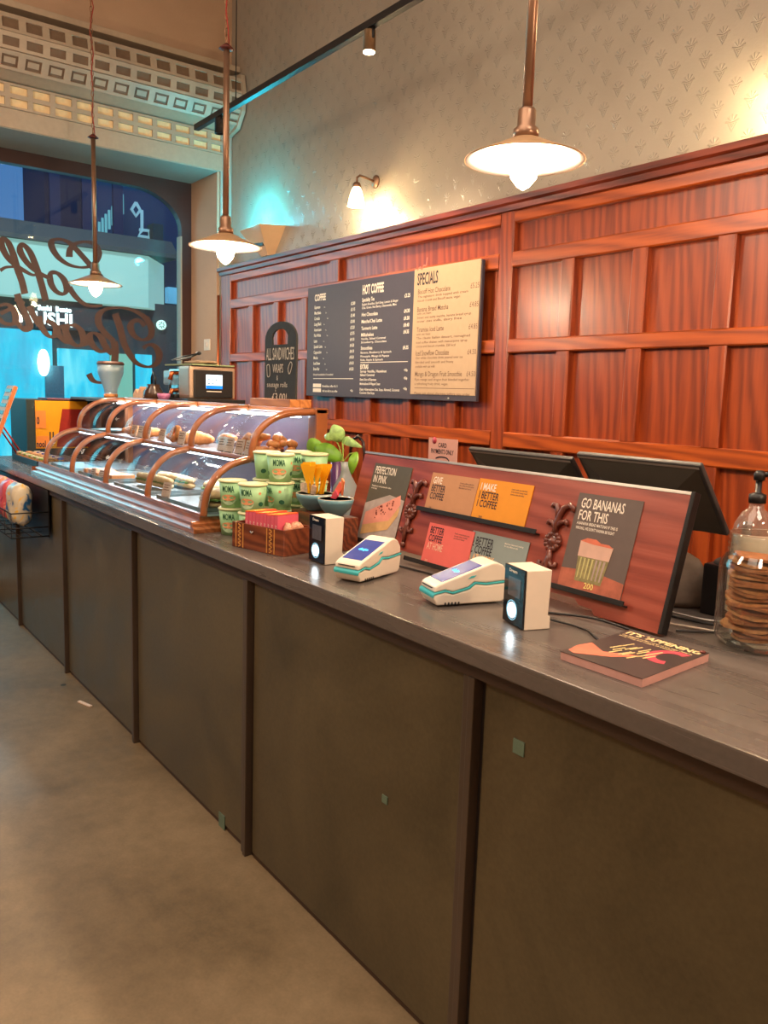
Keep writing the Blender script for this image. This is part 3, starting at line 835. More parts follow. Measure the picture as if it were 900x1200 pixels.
# ------------------------------------------------------------------ food in the case
rng = random.Random(3)
M['bake'] = plain('baked_crust', (206, 128, 62), .55, 0, .35, .4, 60)
M['bake2'] = plain('golden_pastry', (226, 146, 84), .5, 0, .3, .4, 70)
M['bread'] = plain('floury_bread', (206, 172, 122), .7, 0, .2, .2, 50)
M['salad'] = plain('green_salad', (84, 110, 40), .6, 0, .5, .5, 90)
M['plate_b'] = plain('pale_blue_tray', (150, 190, 200), .25, 0, .05)
M['slate_t'] = plain('grey_slate_tray', (120, 128, 124), .4, 0, .1)
M['paperw'] = plain('wrap_paper', (206, 196, 180), .7, 0, .15, .3)
M['dots'] = None
t = NT('dotted_paper'); v = t.new('ShaderNodeTexVoronoi'); v.inputs['Scale'].default_value = 60; t.link(t.coords(), v.inputs['Vector'])
t.link(t.ramp(v.outputs['Distance'], [(.3, lin((230, 220, 210))), (.36, lin((30, 28, 38)))]), t.b.inputs['Base Color']); M['dots'] = t.m
ZL, ZU = 1.061, 1.253


def croissant(loc, s, rz, lab):
    o_ = thing('croissant', lab, 'pastry', loc, rz)
    path = []; rr = []
    for k in range(13):
        a = PI*(k/12); path.append((math.cos(a)*.062*s, math.sin(a)*.035*s, .026*s)); rr.append(s*(.008+.019*math.sin(a)**1)*(1.0 if k % 2 else .87))
    MB().tube(path, rr, 10).build('crust', M['bake2'], o_); return o_


def tray(x0, x1, y0, y1, z, mat, lab):
    o_ = MB().box((x0, y0, z), (x1, y1, z+.004), 0, .001)
    for a, b in (((x0, y0), (x1, y0+.004)), ((x0, y1-.004), (x1, y1)), ((x0, y0+.004), (x0+.004, y1-.004)), ((x1-.004, y0+.004), (x1, y1-.004))): o_.box((*a, z+.004), (*b, z+.014))
    return tag(o_.build('tray', mat), lab, 'tray')


def card(px, py, Yp, z, w=.045, h=.06, lab='', grp='price cards in the display case', tilt=-.25):
    p = onY(px, py, Yp)
    o_ = thing('price_card', lab, 'price card', (p.x, Yp, z), .25, grp)
    c_ = MB().box((-w/2, -.0008, .003), (w/2, .0008, h), 0); c_.build('card', M['paper'], o_, rot=(tilt, 0, 0))
    MB().box((-w*.35, -.008, 0), (w*.35, .012, .012), 0, .002).build('card_clip', M['black'], o_)
    tx = MB()
    for k in range(3): tx.box((-w*.38, -.0014, h*.82-k*.010), (w*(.3-.12*(k % 2)), -.0009, h*.82+.003-k*.010))
    tx.build('lettering', M['ink_b'], o_, rot=(tilt, 0, 0))
    return o_


# lower tier
tray(-4.77, -4.36, 1.215, 1.40, ZL, M['plate_b'], 'pale blue tray in the leftmost lower bay of the case')
tray(-4.27, -3.82, 1.22, 1.52, ZL, M['slate_t'], 'grey tray of iced slices in the second lower bay')
tray(-3.72, -3.29, 1.22, 1.52, ZL, M['slate_t'], 'grey tray under the filled baguette in the lower case')
tray(-3.19, -2.74, 1.22, 1.55, ZL, M['slate_t'], 'grey tray under the sandwiches at the right of the lower case')
for k in range(9):
    x = -4.24+.046*k; y = 1.27+.012*math.sin(k)
    m_ = MB().box((-.02, -.055, 0), (.02, .055, .022), 0, .004)
    o_ = tag(m_.build('pastry_slice', M['bake2'], None, (x, y+.03, ZL+.0045), (0, 0, rng.uniform(-.12, .12))), 'orange pastry slice in a row on the grey tray of the second lower bay', 'pastry', 'pastry slices in the second lower bay')
for k, (x, y) in enumerate(((-3.50, 1.33), (-3.50, 1.43))):
    o_ = thing('baguette', 'long filled baguette at the %s of the middle lower tray' % ('front' if k == 0 else 'back'), 'sandwich', (x, y, ZL+.0045), .08)
    for s_, z_ in ((0, .020), (1, .042)):
        MB().tube([(-.17, 0, z_), (-.15, 0, z_), (-.08, 0, z_+.002), (0, 0, z_+.003), (.08, 0, z_+.002), (.15, 0, z_), (.17, 0, z_)], [.004, .018, .021, .022, .021, .018, .004], 12, flat=.75).build('bread', M['bread'], o_)
    m_ = MB()
    for j in range(14): m_.ball((-.14+.021*j, -.012, .031+rng.uniform(-.003, .003)), .011, (1.2, 1.3, .5), 0, 8, .3, rng)
    m_.build('salad_filling', M['salad'], o_)
for k, (x, y, lab) in enumerate(((-2.95, 1.40, 'round filled roll beside the price tag in the right lower bay'), (-2.80, 1.30, 'round filled roll at the right end of the lower case'), (-3.10, 1.44, 'round filled roll at the back of the right lower bay'))):
    o_ = thing('filled_roll', lab, 'sandwich', (x, y, ZL+.0045))
    MB().ball((0, 0, .018), .06, (1, .9, .30), 0, 16, .03, rng).build('bread', M['bread'], o_)
    m_ = MB()
    for j in range(12): a = j*PI/6; m_.ball((.05*math.cos(a), .045*math.sin(a), .036), .014, (1.2, 1.2, .5), 0, 8, .3, rng)
    m_.build('salad_filling', M['salad'], o_)
    MB().ball((0, 0, .050), .058, (1, .9, .42), 0, 16, .03, rng).build('bread', M['bread'], o_)
card(193, 586, 1.235, ZL, .055, .07, 'price card standing before the rolls in the lower case')
card(237, 598, 1.235, ZL, .055, .07, 'price card at the right end of the lower case')
card(118, 552, 1.235, ZL, .05, .045, 'small price card before the orange slices in the lower case')
card(108, 549, 1.225, ZL, .04, .045, 'small price card at the left of the orange slices')
# upper tier
pp = thing('plate', 'round pale blue plate in the leftmost upper bay of the case', 'plate', (-4.60, 1.50, ZU))
MB().lathe([(.04, 0), (.08, .006), (.11, .016), (.108, .018), (.078, .009), (0, .007)], n=32).build('dish', M['plate_b'], pp)
for k, (x, y) in enumerate(((-4.19, 1.47), (-4.03, 1.50))):
    croissant((x, y, ZU+.0005), 1.1, .4+k, 'golden croissant at the %s of the second upper bay' % ('left' if k == 0 else 'right'))
for k, (x, y) in enumerate(((-3.62, 1.46), (-3.44, 1.50), (-3.62, 1.60))):
    croissant((x, y, ZU+.0005), 1.15, k*1.1, ['golden croissant nearest the glass in the third upper bay', 'golden croissant at the right of the third upper bay', 'golden croissant at the back of the third upper bay'][k])
m_ = MB().shell([(.028+.014*math.cos(a), .014*math.sin(a)) for a in [2*PI*i/10 for i in range(10)]], n=20, T=Matrix.Translation((0, 0, .042)) @ Matrix.Rotation(1.2, 4, 'X'))
tag(m_.build('doughnut', M['bake'], None, (-3.53, 1.44, ZU+.008)), 'upright ring doughnut leaning on the croissants in the upper case', 'pastry')
for k, (x, y) in enumerate(((-3.12, 1.50), (-2.98, 1.54))):
    m_ = thing('muffin', 'muffin in dotted black and white paper, %s of the pair' % ('left' if k == 0 else 'right'), 'muffin', (x, y, ZU+.0005))
    MB().lathe([(.026, 0), (.04, .05), (.038, .05), (.0, .045)], n=20).build('paper_cup', M['dots'], m_)
    MB().ball((0, 0, .052), .042, (1, 1, .55), 0, 14, .08, rng).build('cake', M['bake2'], m_)
m_ = MB(); m_.tube([(-.035, 0, .012), (-.036, 0, .04), (-.02, 0, .068), (0, 0, .076), (.02, 0, .068), (.036, 0, .04), (.035, 0, .012)], [.011, .013, .014, .014, .014, .013, .011], 10)
tag(m_.build('pretzel', M['bake2'], None, (-2.87, 1.47, ZU+.003)), 'arched pink-gold pretzel stick behind the price cards', 'pastry')
for k, (px, py, lab) in enumerate(((155, 500, 'price card at the left of the second upper bay'), (163, 502, 'price card in the middle of the second upper bay'), (171, 503, 'price card at the right of the second upper bay'), (188, 508, 'price card left of the doughnut in the upper case'), (211, 512, 'price card right of the doughnut in the upper case'), (258, 522, 'leftmost price card before the dotted muffins'), (267, 523, 'second price card before the dotted muffins'), (279, 526, 'price card before the arched pretzel'), (290, 527, 'price card at the right end of the upper case'))):
    card(px, py, 1.425, ZU, .048, .068, lab)
# heap of twisted pastries at the right end
m_ = thing('pastry_tray', 'black tray at the right end of the upper shelf', 'tray', (-2.79, 1.53, ZU))
MB().box((-.075, -.09, 0), (.075, .09, .012), 0, .003).build('tray_base', M['black'], m_)
for k in range(16):
    x = -2.79+rng.uniform(-.05, .045); y = 1.46+.15*((k*7) % 16)/16; z = ZU+.026+.024*(k // 6)
    q = MB().tube([(-.032, 0, 0), (-.014, .006, .004), (.006, -.006, .002), (.032, .003, 0)], [.008, .016, .016, .009], 8)
    tag(q.build('cheese_twist', M['bake2'], None, (x, y, z), (rng.uniform(-.2, .2), rng.uniform(-.25, .25), rng.uniform(0, 3))), 'crumpled golden pastry piece heaped at the right end of the upper shelf', 'pastry', 'pastry pieces heaped at the right end')

# ------------------------------------------------------------------ shelf behind the case with machine, hopper and clutter
sb = thing('shelf_unit', 'dark back shelf standing behind the display case', 'shelf', (-4.6, 1.98, 0))
MB().box((-1.58, -.04, 0), (1.0, .26, 1.41)).build('cabinet_body', M['gap'], sb)
MB().box((-1.58, -.26, 1.411), (1.0, .27, 1.428), 0, .004).build('shelf_top', M['dark_grey'], sb)
ZS = 1.4285
YM = 1.85
a = onY(222, 428, YM); xm = a.x; c0 = onY(188, 430, YM); bY = onX(276, 430, xm).y
H_ = a.z-ZS-.03
mc = thing('coffee_machine', 'steel coffee machine with a lit blue touch screen', 'coffee machine', (xm, YM, ZS))
DW = bY-YM; DL = xm-c0.x
MB().box((-DL-.03, -.03, 0), (.05, DW+.04, .026), 0, .006).build('base_tray', M['black'], mc)
MB().box((-.16, 0, .027), (0, DW, .03+H_), 0, .018).build('housing', plain('beige_steel', (166, 140, 118), .4, .4, .05), mc)
fp = MB().box((-.001, .022, .034), (.012, DW-.022, .008+H_), 0, .012).build('front_panel', M['black'], mc)
s0 = onX(241.5, 439, xm+.013); s1 = onX(260.5, 456, xm+.013)
scr = MB().box((.012, s0.y-YM, s1.z-ZS), (.014, s1.y-YM, s0.z-ZS), 0); scr.box((.014, s0.y-YM, s1.z-ZS), (.0145, s1.y-YM, s1.z-ZS+.018), 1)
for k in range(5): scr.box((.014, s0.y-YM+.012+.022*(k % 3), s0.z-ZS-.030-.022*(k//3)), (.0145, s0.y-YM+.022+.022*(k % 3), s0.z-ZS-.024-.022*(k//3)), 2)
scr.build('touch_screen', [emissive('screen_white', (190, 222, 240), .8), emissive('screen_blue', (20, 100, 220), .8), M['ink_d']], fp)
MB().box((.0122, s0.y-YM+.004, s1.z-ZS-.018), (.0128, s1.y-YM-.004, s1.z-ZS-.013)).build('maker_mark', M['ink_w'], fp)
MB().box((-DL, .05, .027), (-.162, DW, .015+H_), 0, .012).build('steel_cover', M['steel'], mc)
MB().box((-DL+.01, .012, .10), (-DL+.16, .049, .005+H_), 0, .012).build('milk_cover', M['clear'], mc)
for k in range(2): MB().tube([(-.28, .049, .17-.10*k), (-.28, .01, .168-.10*k), (-.28, -.0, .13-.10*k)], .014, 10).build('spout', M['copper'], mc)
MB().tube([(-.36, .03, .05), (-.33, .02, .10), (-.30, .02, .15)], .008, 8).build('steam_wand', M['steel'], mc)
MB().box((-DL+.02, -.02, .0265), (-.17, .045, .048), 0, .006).build('drip_tray', M['black_metal'], mc)
fw_ = DL/2; cxm = xm-DL/2
# folded cloth and tongs on top of the machine
cl = thing('folded_cloth', 'folded beige and green cloth on top of the coffee machine', 'cloth', (cxm+.02, YM+DW/2, ZS+.0315+H_))
MB().box((-fw_+.02, -DW/2+.01, 0), (fw_-.01, DW/2-.01, .009), 0, .004).build('green_layer', plain('green_cloth', (128, 140, 104), .9, bump=.3), cl)
q = MB(); q.ball((.03, 0, .022), .085, (1.9, .9, .16), 0, 16, .12, rng); q.build('beige_layer', plain('beige_cloth', (176, 148, 120), .9, bump=.3), cl)
q = MB().tube([(-.20, -.03, .0), (0, -.04, .016), (.17, -.03, .030)], .007, 8, flat=.6); q.tube([(-.20, .0, .0), (0, .005, .016), (.17, -.02, .034)], .007, 8, flat=.6); q.ball((.17, -.025, .032), .014, (1.6, 1, .8))
tag(q.build('serving_tongs', M['black'], None, (cxm+.02, YM+.09, ZS+H_+.068)), 'black tongs lying on the cloth on the coffee machine', 'tongs')
# glass grinder hopper
p0 = onY(130, 466, 1.90); p1 = onY(130, 424, 1.90)
hp = thing('grinder_hopper', 'clear tapered hopper with a brown lid before the window', 'hopper', (p0.x, 1.90, ZS))
rB, rT = .048, .088; hh = p1.z-ZS-.02
MB().lathe([(rB*.9, 0), (rB, .01), (rB, .028), (rB*.9, .03)], n=28).build('base_ring', M['block_wood'], hp)
MB().shell([(rB*.9, .032), (rB*.97, .06), (rT, hh*.75), (rT*1.02, hh), (rT*.99, hh), (rT*.96, hh*.75), (rB*.92, .06), (rB*.86, .032)], n=28).build('glass_body', M['clear'], hp)
MB().lathe([(rT*1.05, hh+.001), (rT*1.07, hh+.008), (rT*.95, hh+.022), (0, hh+.024)], n=28).build('lid', plain('brown_lid', (70, 44, 34), .5), hp)
# clutter: paper crown, dark jug, pink cup
p = onY(168, 468, 1.92)
q = MB().prism([(-.10, 0), (.08, 0), (.09, .07), (.05, .05), (.02, .085), (-.02, .04), (-.06, .07), (-.11, .035)], lambda a, b, d: (a, d, b), -.03, .03)
tag(q.build('paper_bag', plain('kraft_bag', (206, 160, 126), .8, bump=.2), None, (p.x, 1.92, ZS)), 'crumpled tan paper bag left of the dark jug', 'paper bag')
p = onY(180, 466, 1.775)
j = thing('milk_jug', 'small dark jug with a loop handle beside the coffee machine', 'jug', (p.x, 1.775, ZS))
MB().lathe([(.04, 0), (.06, .02), (.055, .06), (.035, .085), (.038, .10), (.034, .10), (.03, .085), (.0, .07)], n=20).build('jug_body', plain('dark_brown_glaze', (66, 46, 34), .25), j)
MB().tube([(.03, 0, .09), (.03, -.0, .14), (.0, 0, .17), (-.03, 0, .14), (-.03, 0, .09)], .006, 8).build('handle', M['black'], j)
p = onY(192, 467, 1.78)
q = MB().lathe([(.02, 0), (.035, .03), (.038, .05), (.034, .05), (.0, .01)], n=20)
tag(q.build('cup', plain('pink_cup', (180, 110, 150), .5), None, (p.x, 1.78, ZS)), 'tiny pink cup at the foot of the coffee machine', 'cup')

# chalk board in a wooden block on top of the case
cb = thing('chalkboard_sign', 'black arched chalkboard advertising all sandwiches for three pounds', 'sign', (-2.892, 1.62, 1.4465), .0)
w_ = .126; hB = .335
outer = [(-w_, .0), (w_, .0), (w_, hB-.07)] + [(w_*math.cos(a), hB-.07+.07*math.sin(a)) for a in [PI*i/14 for i in range(1, 14)]] + [(-w_, hB-.07)]
# board with a handle hole: build as strips around the hole
hx0, hx1, hz0, hz1 = -.066, .058, .245, .306
def hole_edge():
    return [(hx0, hz0), (hx1, hz0), (hx1, hz1-.02)]+[((hx0+hx1)/2+(hx1-hx0)/2*math.cos(a), hz1-.03+.03*math.sin(a)) for a in [PI*i/10 for i in range(0, 11)]]+[(hx0, hz1-.02)]
bm = bmesh.new(); vo_ = [bm.verts.new((a, 0, b)) for a, b in outer]; vi_ = [bm.verts.new((a, 0, b)) for a, b in hole_edge()]
es = [bm.edges.new((vo_[i], vo_[(i+1) % len(vo_)])) for i in range(len(vo_))]+[bm.edges.new((vi_[i], vi_[(i+1) % len(vi_)])) for i in range(len(vi_))]
bmesh.ops.triangle_fill(bm, edges=es, use_beauty=True)
me = bpy.data.meshes.new('board'); bm.to_mesh(me); bm.free(); me.materials.append(plain('slate_board', (48, 46, 42), .7, 0, .12))
o_ = bpy.data.objects.new('board', me); COL.objects.link(o_); o_.parent = cb; q = o_.modifiers.new('s', 'SOLIDIFY'); q.thickness = .008; q.offset = 0
tx = MB(); F = lambda u, w: (u, -.0052, w)
text(tx, 'ALL SANDWICHES', 0, .185, .048, F, width=.225, bold=.0, align='C')
text(tx, 'WRAPS', -.015, .135, .034, F, width=.085, bold=.0, align='C'); text(tx, '&', -.018, .105, .02, F, bold=0, align='C')
text(tx, 'sausage rolls', -.02, .078, .020, F, width=.165, bold=.0, align='C'); text(tx, '&', -.03, .060, .012, F, bold=0, align='C'); text(tx, '£3.00!', -.0, .022, .032, F, width=.12, bold=.0, align='C')
ribbon(tx, [(-.105, .165), (-.085, .165), (-.080, .125), (-.10, .122), (-.105, .165)], .003, lambda a, b, d: (a, -.0052-d*.2, b)); ribbon(tx, [(.075, .130), (.068, .150), (.085, .175), (.098, .165), (.085, .135), (.075, .130)], .003, lambda a, b, d: (a, -.0052-d*.2, b))
tx.build('chalk_lettering', plain('chalk', (206, 200, 186), .9, 0, .1), cb)
bk = MB().box((-.165, -.05, 0), (.165, -.0055, .032), 0, .004); bk.box((-.165, .0055, 0), (.165, .045, .032), 0, .004); bk.box((-.165, -.005, 0), (-.128, .005, .032), 0); bk.box((.128, -.005, 0), (.165, .005, .032), 0)
bk.build('wooden_block', M['block_wood'], cb)

# ================================================================== WALL MENU BOARD
YB = 2.872
mb_ = thing('menu_board', 'wide black and cream coffee menu board fixed to the oak panelling', 'menu board', (-3.94, YB, 1.49))
def ML(x, z): return (x+3.94, z-1.49)
bx0, bx1, bz0, bz1, bxs = -4.775, -3.095, 1.49, 2.195, -3.635
MB().box((bx0+3.94, .0, 0), (bx1+3.94, .018, bz1-bz0), 0, .003).build('backing', M['menu'], mb_)
MB().box((bxs+3.94, -.005, .03), (bx1+3.94-.008, -.0003, bz1-bz0+.004), 0).build('specials_panel', M['cream'], mb_)
MB().lathe([(0, 0), (.006, 0), (.006, .003), (0, .003)], n=10, T=Matrix.Translation((.63, -.001, .012)) @ Matrix.Rotation(PI/2, 4, 'X')).build('screw', M['screw'], mb_)
tw = MB(); FW = lambda u, w: (u+3.94, -.0012, w-1.49)
def cz(x, y): p = onY(x, y, YB); return p.x, p.z
xa, za = cz(369, 353); hh = .040
text(tw, 'COFFEE', xa, za, hh, FW, width=.135, bold=.035)
r1 = cz(370, 362)[1]; r12 = cz(370, 434)[1]
names = ['Espresso', 'Macchiato', 'Cortado', 'Long Black', 'Americano', 'Flat White', 'Latte', 'Spanish Latte', 'Cappuccino', 'Mocha', 'Iced Brew', 'Brew Bar']
prices = ['£2.80', '£3.15', '£3.40', '£3.00', '£3.20', '£3.75', '£4.10', '£4.50', '£4.10', '£4.30', '£4.10', '£4.20']
xp = cz(415.5, 390)[0]
p1 = cz(415, 357)[1]; p12 = cz(415, 434)[1]
for k, (n_, p_) in enumerate(zip(names, prices)):
    z = r1+(r12-r1)*k/11; zp = p1+(p12-p1)*k/11
    text(tw, n_, xa, z, .019, FW, bold=.02, sx=.72); text(tw, '2oz', xa+.115+.02*(k % 3), z, .008, FW, bold=.0, sx=.9)
    text(tw, p_, xp, zp, .018, FW, bold=.02, sx=.8, align='R')
z = cz(370, 440)[1]; text(tw, 'Decaf available if needed', xa, z, .012, FW, bold=.01, width=.24)
z = cz(370, 444)[1]; tw.add([(xa+3.94, -.0012, z-1.49), (xp+3.94, -.0012, z-1.49), (xp+3.94, -.0012, z-1.486), (xa+3.94, -.0012, z-1.486)], [(0, 1, 2, 3)])
for yy, s_ in ((453.5, 'Breakfast offer 8-11'), (459, 'Add oat milk to any coffee')):
    z = cz(370, yy)[1]; tw.add([(xa+3.94, -.0012, z-1.492), (xa+.10+3.94, -.0012, z-1.492), (xa+.10+3.94, -.0012, z-1.468), (xa+3.94, -.0012, z-1.468)], [(0, 1, 2, 3)]); text(tw, s_, xa+.115, z, .014, FW, bold=.02, width=.18)
text(tw, '+50p', xp, cz(414, 459)[1], .013, FW, bold=.02, align='R', sx=.8)
tw.build('coffee_column', M['ink_w'], mb_); tw = MB()
xb, zb = cz(425, 345); text(tw, 'HOT COFFEE', xb, zb, .052, FW, width=.215, bold=.035)
xb = cz(423.5, 390)[0]; xq = cz(479, 400)[0]
def row(s_, py, h_, w_=None, b_=.02, sx=.72): text(tw, s_, xb, cz(423, py)[1], h_, FW, width=w_, bold=b_, sx=sx)
row('Speciality Tea', 354, .022); row('English Breakfast, Earl Grey, Lemon & Ginger', 358.5, .013, .36, .01); row('Chai, Green, Red Berry, Chamomile, Mint', 362.5, .013, .345, .01)
row('Hot Chocolate', 371, .020, .165); row('Matcha/Chai Latte', 379, .020, .21); row('Turmeric Latte', 387, .020, .165); row('Milkshakes', 394.5, .020, .13)
row('Vanilla, Salted Caramel', 398.5, .012, .25, .01); row('Strawberry, Chocolate', 402.5, .012, .26, .01)
row('Smoothies', 410, .020, .12); row('Banana, Blueberry & Spinach', 414.5, .012, .31, .01); row('Pineapple, Mango & Papaya', 418.8, .012, .29, .01); row('Kale, Apple & Spinach', 423, .012, .23, .01)
for s_, py in (('£3.25', 348), ('£4.30', 366), ('£4.30', 374.5), ('£4.40', 382.5), ('£4.35', 390.5), ('£4.35', 409)): text(tw, s_, xq, cz(479, py)[1], .020, FW, bold=.02, align='R', sx=.8)
tw.build('drinks_column', M['ink_w'], mb_); tw = MB()
z = cz(423, 425.3)[1]; tw.add([(xb+3.94, -.0012, z-1.49), (xq+3.94, -.0012, z-1.49), (xq+3.94, -.0012, z-1.486), (xb+3.94, -.0012, z-1.486)], [(0, 1, 2, 3)])
text(tw, 'EXTRAS', xb, cz(423, 432.3)[1], .026, FW, width=.085, bold=.04)
row('Syrup Vanilla, Hazelnut', 436.5, .014, .27); row('Salted Caramel', 440.7, .014, .15); row('Extra Shot of Espresso', 446, .014, .17); row('Marshmallows & Whipped Cream', 451, .014, .21); row('Dairy Alternatives Oat, Soya, Almond, Coconut', 457.5, .014, .40); row('Coconut Oat Soya', 461.5, .014, .155)
for py in (435, 444.5, 457): text(tw, '+50p', xq, cz(478, py)[1], .014, FW, bold=.02, align='R', sx=.8)
tw.build('extras_column', M['ink_w'], mb_)
# cream side
FS = lambda u, w: (u+3.94, -.0056, w-1.49)
td = MB(); xc, zc = cz(490, 334.5); text(td, 'SPECIALS', xc, zc, .062, FS, width=.175, bold=.02); td.build('specials_heading', M['ink_d'], mb_)
tr_ = MB(); ribbon(tr_, [(xc-.005, zc+.08), (xc+.02, zc+.095), (xc+.035, zc+.08), (xc+.05, zc+.10), (xc+.07, zc+.10), (xc+.078, zc+.14)], .007, lambda a, b, d: (a+3.94, -.0056-d*.2, b-1.49)); tr_.build('red_scribble', plain('red_ink', (206, 110, 90), .6), mb_)
ts = MB(); xc = cz(489, 390)[0]; xr = cz(560, 390)[0]
tslist = []
def srow(s_, py, h_, w_):
    global ts
    if h_ > .02 and ts.v: ts.build('specials_item', M['ink_b'], mb_); ts = MB()
    text(ts, s_, xc, cz(488, py)[1], h_, FS, width=w_, bold=.005)
for s_, py, h_, w_ in (('Biscoff Hot Chocolate', 345.5, .026, .27), ('The signature drink topped with cream', 350, .013, .41), ('biscuit crumb and Biscoff sauce, vegan', 354.5, .013, .35), ('Banana Bread Matcha', 366, .026, .26), ('with oat foam', 369.5, .013, .12), ('Sweet and nutty matcha, banana bread syrup', 374.2, .013, .44), ('over oat milk, dairy free', 378.5, .013, .37), ('Tiramisu Iced Latte', 389.5, .026, .23), ('with oat foam', 393.5, .013, .12), ('The classic Italian dessert, reimagined', 398, .013, .44), ('iced coffee shaken with mascarpone syrup', 403, .013, .42), ('cocoa and biscuit crumble, 250 kcal', 407.5, .013, .33), ('Iced Snowflow Chocolate', 417, .028, .28), ('Our white chocolate drink poured over ice', 421, .013, .39), ('blended until smooth and frosty', 426, .013, .32), ('available with oat milk', 431, .013, .17), ('Mango & Dragon Fruit Smoothie', 441, .026, .39), ('Ripe mango and dragon fruit blended together', 446, .013, .45), ('a refreshing fruity drink, vegan', 451, .013, .28), ('Please ask about allergens before you order', 462, .013, .46)): srow(s_, py, h_, w_)
ts.build('specials_item', M['ink_b'], mb_); ts = MB()
for s_, py in (('£5.25', 337), ('£4.85', 359), ('£4.85', 385), ('£4.50', 415), ('£4.50', 441)): text(ts, s_, xr, cz(560, py)[1], .026, FS, bold=.0, align='R', sx=.8)
ts.build('specials_prices', M['ink_b'], mb_); ts = MB()
z = cz(489, 455)[1]; ts.box((xc+3.94, -.0058, z-1.49), (xr+3.94, -.0052, z-1.487)); ts.build('specials_rule', M['ink_b'], mb_)

# ================================================================== LIGHT FITTINGS
def pendant(x, lab, ztop):
    o_ = thing('pendant_lamp', lab, 'lamp', (x, 1.75, 2.18), 0, 'pendant lamps in a row above the counter')
    R = .170
    sh_ = MB()
    sh_.shell([(.030, .060), (.05, .052), (.10, .029), (R, .0), (R+.001, -.003), (R-.001, -.002), (.10, .025), (.05, .048), (.028, .056)], n=48)
    sh_.build('lamp_shade', M['shade_out'], o_)
    i_ = MB().shell([(R-.003, -.0028), (.10, .0235), (.05, .0465), (.028, .054), (.028, .0535), (.05, .046), (.10, .023), (R-.003, -.0033)], n=48); i_.build('shade_lining', M['shade_in'], o_)
    MB().lathe([(.0, .056), (.036, .057), (.036, .082), (.026, .09), (.026, .13), (.022, .138), (0, .138)], n=24).build('lamp_holder', M['lamp_rod'], o_)
    MB().lathe([(.0145, .1385), (.0145, ztop-2.18)], n=16).build('rod', M['lamp_rod'], o_)
    MB().lathe([(0, ztop-2.18+.0005), (.018, ztop-2.18+.001), (.035, ztop-2.18+.006), (.018, ztop-2.18+.02), (.007, ztop-2.18+.03), (0, ztop-2.18+.03)], n=20).build('rod_cap', plain('dark_red_cap', (90, 40, 34), .4, .4), o_)
    bl_ = MB().lathe([(.0, -.083), (.018, -.072), (.036, -.050), (.043, -.022), (.040, .006), (.026, .032), (.020, .05), (0, .05)], n=24); bl_.build('bulb', M['bulb'], o_)
    ch = MB(); z = ztop-2.18+.03; k = 0
    while z < CEIL-2.18-.03:
        T_ = Matrix.Translation((0, 0, z+.018)) @ Matrix.Rotation(PI/2*(k % 2), 4, 'Z')
        pts = [T_ @ Vector((.008*math.cos(a), 0, .019*math.sin(a))) for a in [2*PI*i/10 for i in range(10)]]
        ch.tube(pts, .0024, 6, closed=True); z += .032; k += 1
    ch.build('chain', M['chain'], o_)
    cb_ = MB(); pts = []; z = ztop-2.18+.02; k = 0
    while z < CEIL-2.18: pts.append((.014*math.sin(k*1.3)+.006, .010*math.cos(k*1.7), z)); z += .07; k += 1
    cb_.tube(pts, .003, 6).build('cable', M['red_cable'], o_)
    MB().lathe([(0, CEIL-2.18-.031), (.05, CEIL-2.18-.03), (.05, CEIL-2.18-.001), (0, CEIL-2.18-.001)], n=20).build('ceiling_rose', M['lamp_rod'], o_)
    l_ = light('lamp_light', 'POINT', (x, 1.75, 2.085), 17, WARM, .045)
    return o_


pendant(-1.733, 'largest and nearest brass pendant lamp with a wide flat shade', 3.09)
pendant(-3.672, 'middle brass pendant lamp hanging before the window pier', 3.05)
pendant(-5.645, 'farthest brass pendant lamp, hanging in front of the window', 3.10)


def sconce(x, lab):
    o_ = thing('wall_sconce', lab, 'wall light', (x, WB, 2.79), 0, 'glass wall lights above the panelling')
    R90 = Matrix.Rotation(PI/2, 4, 'X')
    MB().lathe([(0, .0005), (.038, .0005), (.038, .008), (.020, .018), (0, .02)], n=24, T=R90).build('backplate', M['lamp_rod'], o_)
    MB().tube([(0, -.015, 0), (-.0, -.07, .01), (.0, -.12, .015), (.0, -.14, .0), (.0, -.14, -.03)], .007, 10).build('arm', M['lamp_rod'], o_)
    MB().lathe([(0, -.03), (.02, -.03), (.026, -.05), (.024, -.055), (0, -.056)], (0, -.14, 0), 20).build('cup', M['lamp_rod'], o_)
    MB().shell([(.020, -.056), (.031, -.075), (.043, -.115), (.053, -.165), (.050, -.165), (.040, -.115), (.028, -.075), (.017, -.058)], (0, -.14, 0), 28).build('glass_shade', M['frost'], o_)
    light('sconce_light', 'POINT', (x, WB-.14, 2.58), 10, (1, .76, .42), .03)


sconce(-4.215, 'small bell glass wall light above the menu board')
sconce(-1.60, 'bell glass wall light at the right edge above the panelling')

up_ = thing('corner_uplighter', 'faceted cream uplighter throwing cyan light on the wall above', 'wall light', (-5.57, WB, 2.5))
tp = [(-5.31, 3.0), (-5.39, 2.83), (-5.745, 2.85), (-5.84, 3.0)]; bt = [(-5.47, 3.0), (-5.49, 2.955), (-5.59, 2.955), (-5.61, 3.0)]
v = [(a+5.57, b-WB-.001, .19) for a, b in tp]+[(a+5.57, b-WB-.001, 0) for a, b in bt]
q = MB().add(v, [(0, 1, 5, 4), (1, 2, 6, 5), (2, 3, 7, 6), (4, 5, 6, 7)]); o_ = q.build('shade', plain('cream_metal', (196, 164, 130), .5, 0, .03), up_)
sm = o_.modifiers.new('s', 'SOLIDIFY'); sm.thickness = .004
MB().lathe([(0, -.02), (.012, -.02), (.012, 0), (0, 0)], (.03, -.03, -.0), 12).build('finial', M['copper'], up_)
MB().box((-.12, -.10, .06), (.10, -.02, .09), 0, .004).build('lamp_unit', M['black'], up_)
